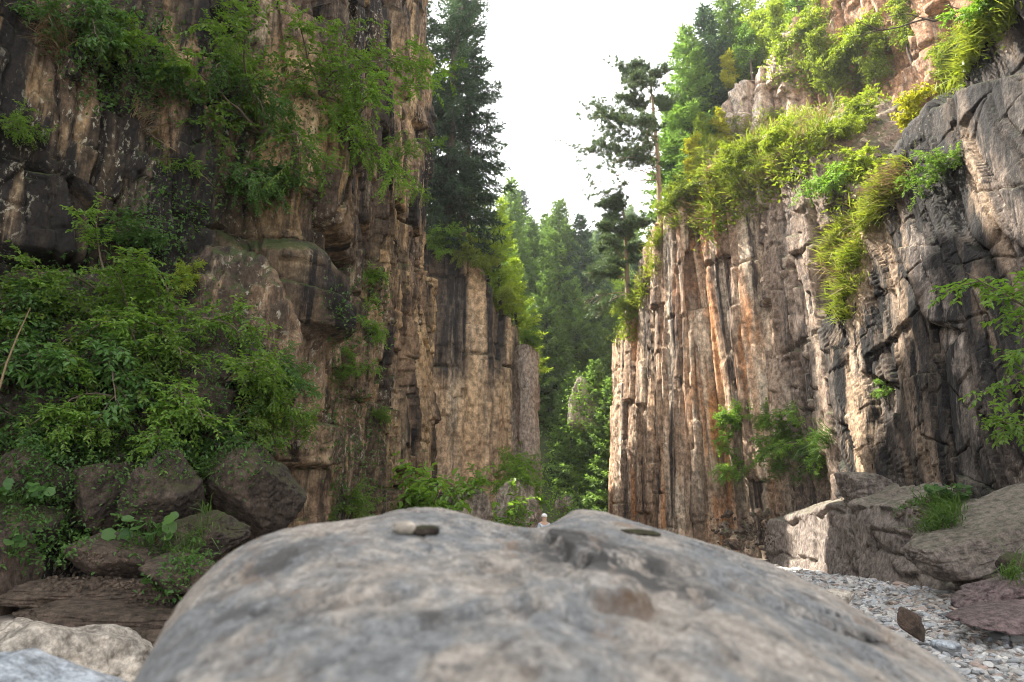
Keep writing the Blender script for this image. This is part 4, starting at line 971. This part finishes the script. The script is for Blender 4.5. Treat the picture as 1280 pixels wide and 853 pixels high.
def tree(key, name, label, base, s=1., rot=0., group=None, tilt=(0, 0)):
    base = np.array(base, float); a, b = CON[key]
    if base[1] > 43.3 and group is None and abs(base[0]) < 9:      # rooted where its sight line meets the far slope
        k = base / base[1]
        for Yq in np.arange(43.3, 80, .2):
            if k[2] * Yq < float(hill_z(np.array(k[0] * Yq), np.array(Yq))): break
        s *= Yq / base[1]; base = k * Yq; base[2] -= .2
    h_ = BV.ray_cast(Vector(base) + Vector((0, 0, .6)), Vector((0, 0, -1)))
    if h_[0] is not None:
        gap = base[2] - h_[0].z
        if .1 < gap < 9:
            H = s * max(v.co.z for v in a.vertices); s *= (H + gap * .6) / H; base[2] -= gap + .1
        elif gap >= 9: base = np.array(BV.find_nearest(Vector(base))[0]) - np.array([0, 0, .2])
    o = empty(name, [float(t) for t in base], (tilt[0], tilt[1], rot)); o.scale = (s,) * 3; tag(o, label, 'tree', group)
    link('trunk', a, o); link('crown', b, o); return o
# hanging spruces at the end of the left wall
tree('hang0', 'spruce_tree', 'big dark spruce rising over the far corner of the left wall', (-3.8, 36.0, 14.6), 1.32, .4, tilt=(0, .03))
tree('hang1', 'spruce_tree', 'second dark spruce leaning out right of the big one by the left wall', (-2.7, 36.3, 14.6), 1.35, 1.9, tilt=(0, .04))
tree('hang1', 'spruce_tree', 'dark spruce trunk tight against the left wall, beside the big spruce', (-4.9, 35.3, 14.6), 1.2, 3.0, tilt=(0, .04))
for k, (px, py, Y, s, lb) in enumerate([(563, 322, 38.6, .5, 'yellow green young conifer left most above the tan rock face'), (582, 318, 40.5, .74, 'sunlit yellow green conifer above the left part of the tan rock face'), (604, 324, 40.5, .66, 'broad sunlit conifer above the middle of the tan rock face'), (625, 372, 40.2, .8, 'sunlit conifer beside the slim dark one above the tan rock face'), (645, 390, 41.5, .62, 'small bright conifer right of the tan rock face'), (665, 400, 46, .75, 'bright conifer above the narrow lichen pillar')]):
    tree(f'lit{k % 3}', 'conifer_tree', lb, P(px, py, Y), s, k * 1.3)
for px, py, Y, s, key, lb in [(652, 400, 52, .95, 'dark1', 'slim dark conifer with a pointed top beside the sunlit ones'), (683, 420, 62, 1.05, 'fir0', 'tall pointed conifer in the middle of the far skyline'), (718, 440, 58, .98, 'fir1', 'broad conifer right of the middle of the far skyline'), (742, 450, 64, .9, 'fir2', 'conifer next to the ribbed cliff on the far skyline'), (640, 430, 50, 1.15, 'fir0', 'large green conifer rising behind the lichen pillar'), (702, 445, 53, 1.15, 'fir2', 'large conifer in the middle of the gorge gap, in front of the skyline trees'), (730, 465, 51, 1.1, 'dark0', 'large dark conifer near the far tip of the ribbed cliff'), (668, 420, 56, .75, 'lit0', 'light green conifer between the slim dark one and the tall pointed one')]:
    tree(key, 'conifer_tree', lb, P(px, py, Y), s, px * .37)
rg = np.random.default_rng(77); nt = 0
for _ in range(1600):
    if nt >= 150: break
    x = rg.uniform(-14, 18); y = rg.uniform(43, 112)
    z = float(hill_z(np.array(x), np.array(y)))
    if z < -1.2 : z = max(z, -1.6)
    px, py = proj((x, y, z + 5))
    if not (545 < px < 800): continue
    if y < 66 and x < 1.5 - (y - 48) * .05: continue
    key = rg.choice(['fir0', 'fir1', 'fir2', 'dark0', 'dark1', 'dark2', 'lit1'], p=[.23, .22, .22, .06, .06, .06, .15])
    tree(key, 'conifer_tree', 'green conifer standing in the dense forest on the far slope', (x, y, z - .2), rg.uniform(.65, 1.1), rg.uniform(0, 6.28), 'conifers of the far forest'); nt += 1
# right cliff top conifers
for k, (px, py, Y, s, key, lb) in enumerate([(868, 215, 39, 1.0, 'fir0', 'tall green conifer behind the bare trunked pine'), (895, 190, 40, 1.05, 'dark1', 'tallest conifer on the ribbed cliff top'), (845, 235, 41, .75, 'fir1', 'shorter conifer right beside the bare trunked pine'), (925, 150, 41, .95, 'fir2', 'conifer above the pink rock face, its top cut by the frame'), (950, 100, 40, .9, 'lit0', 'sunlit conifer on the rim of the pink rock face'), (985, 75, 39, .9, 'lit1', 'bright conifer right of the rim bushes'), (1030, 40, 36, .9, 'lit2', 'bright conifer above the orange gully'), (880, 225, 37, .55, 'lit1', 'small yellow green conifer at the grassy edge of the ribbed cliff')]):
    tree(key, 'conifer_tree', lb, P(px, py, Y), s, k * 1.1)

def pine_mesh(seed, h, bare, R, left=1.0, tufts=26, n_br=26, mat='pine'):
    rg = np.random.default_rng(seed); tr, cr = Acc(), Acc()
    zs = np.linspace(0, h, 16); c = np.stack([.12 * np.sin(zs * .35), 0 * zs, zs], 1); tr.tube(c, .15 * (1 - zs / h) ** .7 + .03, 8)
    PP, DD = [], []
    for b in range(n_br):
        t = bare + (1 - bare) * (b + rg.uniform(0, 1)) / n_br; z = h * t
        sideL = rg.uniform() < .84
        a = (math.pi if sideL else 0) + rg.normal(0, .65)
        L = R * (1.15 - .75 * ((t - bare) / (1 - bare)) ** 1.5) * (rg.uniform(.6, 1.1) if sideL else rg.uniform(.25, .5))
        pts = curve((np.interp(z, zs, c[:, 0]), 0, z), (math.cos(a), math.sin(a), .25), L, 8, rg, .15, .12)
        tr.tube(pts, np.linspace(.035, .008, 9), 5)
        dead = t < bare + .28 and rg.uniform() < .6
        for j in range(12):
            i = rg.integers(2 if not dead else 4, 8); d = nrm((pts[i + 1] - pts[i]) / np.linalg.norm(pts[i + 1] - pts[i]) + rg.normal(0, .6, 3) * [1, 1, .45])
            tp = curve(pts[i], d, L * rg.uniform(.14, .32), 4, rg, -.15, .12); tr.tube(tp, np.linspace(.010, .004, 5), 4)
            if dead and rg.uniform() < .75: continue
            for q in (1, 2, 3, 4):
                for _ in range(2):
                    PP.append(tp[q] + rg.normal(0, .13, 3) * [1.3, 1.3, .5]); DD.append(nrm(tp[q] - tp[q - 1]))
    PP, DD = np.array(PP), np.array(DD); n = len(PP)
    p = np.repeat(PP, tufts, 0); d = nrm(np.repeat(DD, tufts, 0) * .6 + rg.normal(0, .65, (n * tufts, 3)) + [0, 0, .25])
    blades(cr, p, d, np.cross(d, rg.normal(0, 1, d.shape)), rg.uniform(.16, .30, len(p)), .028, np.clip(np.repeat(rg.uniform(0, .6, n), tufts) + rg.uniform(0, .4, len(p)), 0, 1))
    return tr.mesh('trunk', M['bark_lit']), cr.mesh('crown', M[mat], False)
CON['pine0'] = pine_mesh(850, 10.6, .3, 4.4, n_br=24)
CON['pine1'] = pine_mesh(851, 7.6, .25, 2.9)
b0 = P(824, 275, 36.8); b0[2] -= .3
tree('pine0', 'pine_tree', 'tall bare trunked pine with branches reaching left from the cliff edge', b0, 1.0, 0.)
tree('pine1', 'pine_tree', 'thin pine left of the bare trunked pine, lower on the cliff shoulder', P(784, 392, 39.5), 1.0, .4)

# broadleaf trees: tapered trunk, limbs, crown of small leaves
def broad_mesh(seed, h, R, leaf, mat, n_l=16, bare=.3):
    rg = np.random.default_rng(seed); tr, cr = Acc(), Acc()
    tp = curve((0, 0, 0), (0, 0, 1), h, 10, rg, 0, .06); tr.tube(tp, np.linspace(.09, .015, 11) * h / 5, 7)
    for k in range(n_l):
        t = bare + (1 - bare) * (k + .5) / n_l; i = min(int(t * 10), 9); a = rg.uniform(0, 6.28)
        L = R * rg.uniform(.6, 1.1) * (1.1 - .7 * t)
        pts = curve(tp[i], (math.cos(a), math.sin(a), .6), L, 6, rg, .2, .15); tr.tube(pts, np.linspace(.03, .008, 7) * h / 5, 5)
        for j in range(14):
            i2 = rg.integers(1, 6); q = curve(pts[i2], rg.normal(0, 1, 3) * [1, 1, .6], R * rg.uniform(.15, .35), 4, rg, .3, .1)
            m = 16; tt = rg.uniform(.2, 3.99, m); ii = tt.astype(int); ps = q[ii] + (q[ii + 1] - q[ii]) * (tt - ii)[:, None] + rg.normal(0, .05 * R, (m, 3))
            ln = leaf * rg.uniform(.7, 1.3, m)
            leaves(cr, ps, rg.normal(0, 1, (m, 3)) + [0, 0, -.3], nrm(np.array([0, 0, 1.]) + rg.normal(0, .5, (m, 3))), ln, ln * .6, np.clip(rg.uniform(0, .5) + rg.uniform(0, .5, m), 0, 1))
    return tr.mesh('trunk', M['bark']), cr.mesh('crown', M[mat], False)
CON['birch0'] = broad_mesh(860, 5, 1.7, .13, 'leaf_light'); CON['birch1'] = broad_mesh(861, 6, 2.0, .14, 'leaf'); CON['yellow'] = broad_mesh(862, 5, 1.4, .14, 'leaf_yellow'); CON['sapling'] = broad_mesh(863, 2.6, 1.0, .10, 'leaf_yellow', 9, .45)
for px, py, Y, s, key, lb in [(912, 130, 38, .7, 'yellow', 'yellow leaved tree between the dark conifers on the cliff top'), (905, 165, 37, .5, 'yellow', 'small yellow leaved tree below the taller yellow one'), (862, 190, 36.5, .45, 'yellow', 'little yellow bush tree beside the bare trunked pine'), (955, 75, 38, .9, 'birch0', 'light green broadleaf tree at the rim left of the bright conifer'), (1010, 50, 35, 1.0, 'birch1', 'leafy tree above the pink rock face'), (940, 95, 37.5, .8, 'birch1', 'leafy tree on the left rim of the pink rock face'), (985, 62, 34.5, .9, 'birch0', 'yellow green leafy tree in the middle of the pink rim'), (1035, 75, 31.5, .7, 'birch0', 'pale tree rooted on the ledge below the bare branch'), (1075, 120, 29.5, .75, 'birch0', 'pale green tree standing in the orange gully'), (1118, 75, 28, .8, 'birch0', 'yellow green tree in front of the orange rock at the upper right'), (1060, 30, 33, 1.0, 'birch0', 'pale green leafy tree leaning over the orange gully'), (1100, 15, 32, .9, 'birch1', 'leafy tree at the top beside the bare branch'),
                           (665, 390, 44, .8, 'birch1', 'bright broadleaf tree above the lichen pillar'), (680, 440, 44, .8, 'birch0', 'yellow green broadleaf tree right of the lichen pillar'), (645, 400, 42, .6, 'birch0', 'small light tree on top of the lichen pillar'), (700, 470, 46, .8, 'birch1', 'round green tree among the conifers of the far slope'), (751, 490, 43.5, .5, 'yellow', 'yellow green tree beside the far tip of the ribbed cliff')]:
    tree(key, 'broadleaf_tree', lb, P(px, py, Y), s, px)
tree('sapling', 'sapling', 'small yellow leaved sapling with a dark stem on top of the leaning wall', P(1140, 205, 18.6), .95, 1., tilt=(0, -.3))
# bare branch at the top right
acc = Acc(); rg = np.random.default_rng(9)
a, b = P(1262, 14, 16.2), P(1068, 48, 17); q = a[None] + (b - a)[None] * np.linspace(0, 1, 14)[:, None]; q[:, 2] += .25 * np.sin(np.linspace(0, 2.6, 14)) - .1; q += rg.normal(0, .025, q.shape)
acc.tube(q, np.linspace(.045, .008, 14), 6)
for i in (3, 5, 7, 9, 11):
    acc.tube(curve(q[i], (-1, rg.normal(0, .3), rg.uniform(-.1, .8)), rg.uniform(.5, 1.3), 6, rg, .1, .15), np.linspace(.02, .004, 7), 5)
o = link('branch', acc.mesh('branch', M['bark'])); tag(o, 'bare dark branch reaching left across the orange rock at the top right', 'branch')
acc = Acc(); q = np.array([P(*t) for t in ((-5, 500, 7.2), (8, 455, 7.3), (22, 420, 7.35), (38, 385, 7.4))]); acc.tube(q, [.014, .012, .009, .005], 6)
o = link('dead_stem', acc.mesh('dead_stem', M['dry'])); tag(o, 'dry straw coloured stem standing in the thicket at the left edge', 'stem')

# ------------------------------------------------------------------ hiker in a white helmet far down the streambed
def skin_obj(name, pts, edges, rad, mat, parent, root=0):
    me = bpy.data.meshes.new(name); me.from_pydata([Vector(p) for p in pts], edges, []); me.materials.append(mat)
    o = link(name, me, parent)
    o.modifiers.new('skin', 'SKIN'); sv = me.skin_vertices[0] if me.skin_vertices else None
    if sv is None:
        bm = bmesh.new(); bm.from_mesh(me); bm.verts.layers.skin.verify(); bm.to_mesh(me); bm.free(); sv = me.skin_vertices[0]
    for k, r_ in enumerate(rad):
        sv.data[k].radius = (r_, r_) if np.isscalar(r_) else r_
        sv.data[k].use_root = k == root
    s = o.modifiers.new('sub', 'SUBSURF'); s.levels = 2; s.render_levels = 2
    return o
skin = plain_mat('skin', (.5, .32, .24), (.55, .36, .27), 5, .05, .6); cloth = plain_mat('blue_white_jacket', (.35, .42, .52), (.6, .64, .7), 6, .1); trs = plain_mat('dark_trousers', (.05, .055, .07), (.08, .08, .1), 8, .1); helm = plain_mat('white_helmet', (.75, .75, .74), (.8, .8, .8), 4, .02, .35)
hp = P(680, 643, 27.0); hz = hp[2] - 1.76
per = empty('person', (hp[0], hp[1], hz)); tag(per, 'person in a white helmet and blue and white jacket standing below the forest', 'person'); per.rotation_euler = (0, 0, .3)
bp_ = [(0, 0, .95), (0, 0, 1.2), (0, .0, 1.42), (0, -.01, 1.52), (0, -.02, 1.62), (0, -.02, 1.72), (.1, 0, .9), (.12, -.02, .5), (.13, .03, .09), (.14, -.14, .04), (-.1, 0, .9), (-.12, -.04, .5), (-.13, .02, .09), (-.14, -.15, .04),
       (.19, 0, 1.40), (.25, .02, 1.13), (.25, -.10, .9), (.24, -.15, .8), (-.19, 0, 1.40), (-.26, .02, 1.13), (-.24, -.12, .92), (-.22, -.18, .83)]
be = [(0, 1), (1, 2), (2, 3), (3, 4), (4, 5), (0, 6), (6, 7), (7, 8), (8, 9), (0, 10), (10, 11), (11, 12), (12, 13), (2, 14), (14, 15), (15, 16), (16, 17), (2, 18), (18, 19), (19, 20), (20, 21)]
br_ = [.13, .12, .13, .065, .112, .10, .085, .06, .04, .035, .085, .06, .04, .035, .055, .042, .032, .03, .055, .042, .032, .03]
fing = []
for base, sg in ((17, 1), (21, -1)):
    p0 = np.array(bp_[base])
    for k, (dx, L) in enumerate(((-.028, .07), (-.01, .08), (.01, .075), (.028, .06))):
        n0 = len(bp_); bp_ += [tuple(p0 + [dx * .8, -.02, -.03]), tuple(p0 + [dx, -.03, -.03 - L * .6]), tuple(p0 + [dx, -.015, -.03 - L])]; be += [(base, n0), (n0, n0 + 1), (n0 + 1, n0 + 2)]; br_ += [.010, .009, .008]
    n0 = len(bp_); bp_ += [tuple(p0 + [-.035 * sg, -.03, .0]), tuple(p0 + [-.05 * sg, -.05, -.04])]; be += [(base, n0), (n0, n0 + 1)]; br_ += [.011, .009]
skin_obj('body', bp_, be, br_, skin, per)
skin_obj('jacket', [bp_[k] for k in (0, 1, 2, 14, 15, 16, 18, 19, 20)], [(0, 1), (1, 2), (2, 3), (3, 4), (4, 5), (2, 6), (6, 7), (7, 8)], [.155, .15, .15, .07, .058, .045, .07, .058, .045], cloth, per)
skin_obj('trousers', [bp_[k] for k in (0, 6, 7, 8, 10, 11, 12)], [(0, 1), (1, 2), (2, 3), (0, 4), (4, 5), (5, 6)], [.15, .10, .075, .06, .10, .075, .06], trs, per)
V, T = ico(3); hv = V * [.118, .138, .12]; hv[:, 2] = np.maximum(hv[:, 2], -.015); hv[:, 2] += 1.675; hv[:, 1] -= .02; hv *= 1 + 0 * hv
link('helmet', mesh_np('helmet', hv, T, helm), per)
nose = V * [.012, .02, .02] + [0, -.115, 1.645]; link('nose', mesh_np('nose', nose, T, skin), per)
eyes = plain_mat('eye', (.02, .02, .02), (.03, .03, .03)); hair = plain_mat('hair', (.05, .03, .02), (.08, .05, .03))
for sx in (-1, 1): link('eye', mesh_np('eye', V * .011 + [.03 * sx, -.098, 1.665], T, eyes), per)
hr = V * [.095, .09, .07] + [0, .015, 1.655]; link('hair', mesh_np('hair', hr, T, hair), per)

# ------------------------------------------------------------------ air
hzm = bpy.data.materials.new('haze_air'); hzm.use_nodes = True; ht = hzm.node_tree; ht.nodes.clear()
pv = ht.nodes.new('ShaderNodeVolumePrincipled'); pv.inputs['Color'].default_value = (.93, .96, 1, 1); pv.inputs['Density'].default_value = .0006; pv.inputs['Anisotropy'].default_value = .3
ho = ht.nodes.new('ShaderNodeOutputMaterial'); ht.links.new(pv.outputs[0], ho.inputs['Volume'])
x0, x1, y0, y1, z0, z1 = -302, 302, -122, 502, -9, 92
V = np.array([(x, y, z) for x in (x0, x1) for y in (y0, y1) for z in (z0, z1)], float)
Q = np.array([(0, 1, 3, 2), (4, 6, 7, 5), (0, 4, 5, 1), (2, 3, 7, 6), (0, 2, 6, 4), (1, 5, 7, 3)])
tag(link('haze', mesh_np('haze', V, Q, hzm, False)), kind='stuff')

# ------------------------------------------------------------------ light, sky, camera
EL, AZ = math.radians(53), math.radians(-56)
S = Vector((math.sin(AZ) * math.cos(EL), math.cos(AZ) * math.cos(EL), math.sin(EL)))
sl = bpy.data.lights.new('sun', 'SUN'); sl.energy = 3.5; sl.angle = math.radians(.55); sl.color = (1, .93, .82)
so = bpy.data.objects.new('sun', sl); COL.objects.link(so); so.rotation_euler = S.to_track_quat('Z', 'Y').to_euler()
W = bpy.data.worlds.new('World'); SC.world = W; W.use_nodes = True
nt_ = W.node_tree; bg = nt_.nodes['Background']
sky = nt_.nodes.new('ShaderNodeTexSky'); sky.sky_type = 'NISHITA'; sky.sun_disc = False; sky.sun_elevation = EL; sky.sun_rotation = AZ
sky.air_density = 1.; sky.dust_density = 1.2; sky.ozone_density = 1.
hs = nt_.nodes.new('ShaderNodeHueSaturation'); hs.inputs['Saturation'].default_value = .08
nt_.links.new(sky.outputs[0], hs.inputs['Color']); nt_.links.new(hs.outputs[0], bg.inputs[0]); bg.inputs[1].default_value = .15
cam = bpy.data.cameras.new('camera'); co = bpy.data.objects.new('camera', cam); COL.objects.link(co)
co.location = (0, 0, 0); co.rotation_euler = (math.pi / 2 + PITCH, 0, 0)
cam.lens = 24; cam.sensor_width = 36; cam.clip_start = .05; cam.clip_end = 2000
cam.dof.use_dof = True; cam.dof.focus_distance = 16; cam.dof.aperture_fstop = 3.2
SC.camera = co
vs = SC.view_settings; vs.view_transform = 'Standard'; vs.look = 'None'; vs.gamma = 1; vs.exposure = 2.5
try: vs.use_curve_mapping = False
except Exception: pass
SC.cycles.max_bounces = 6; SC.cycles.diffuse_bounces = 4; SC.cycles.transmission_bounces = 4
SC.cycles.use_denoising = True
SC.cycles.filter_width = 1.05
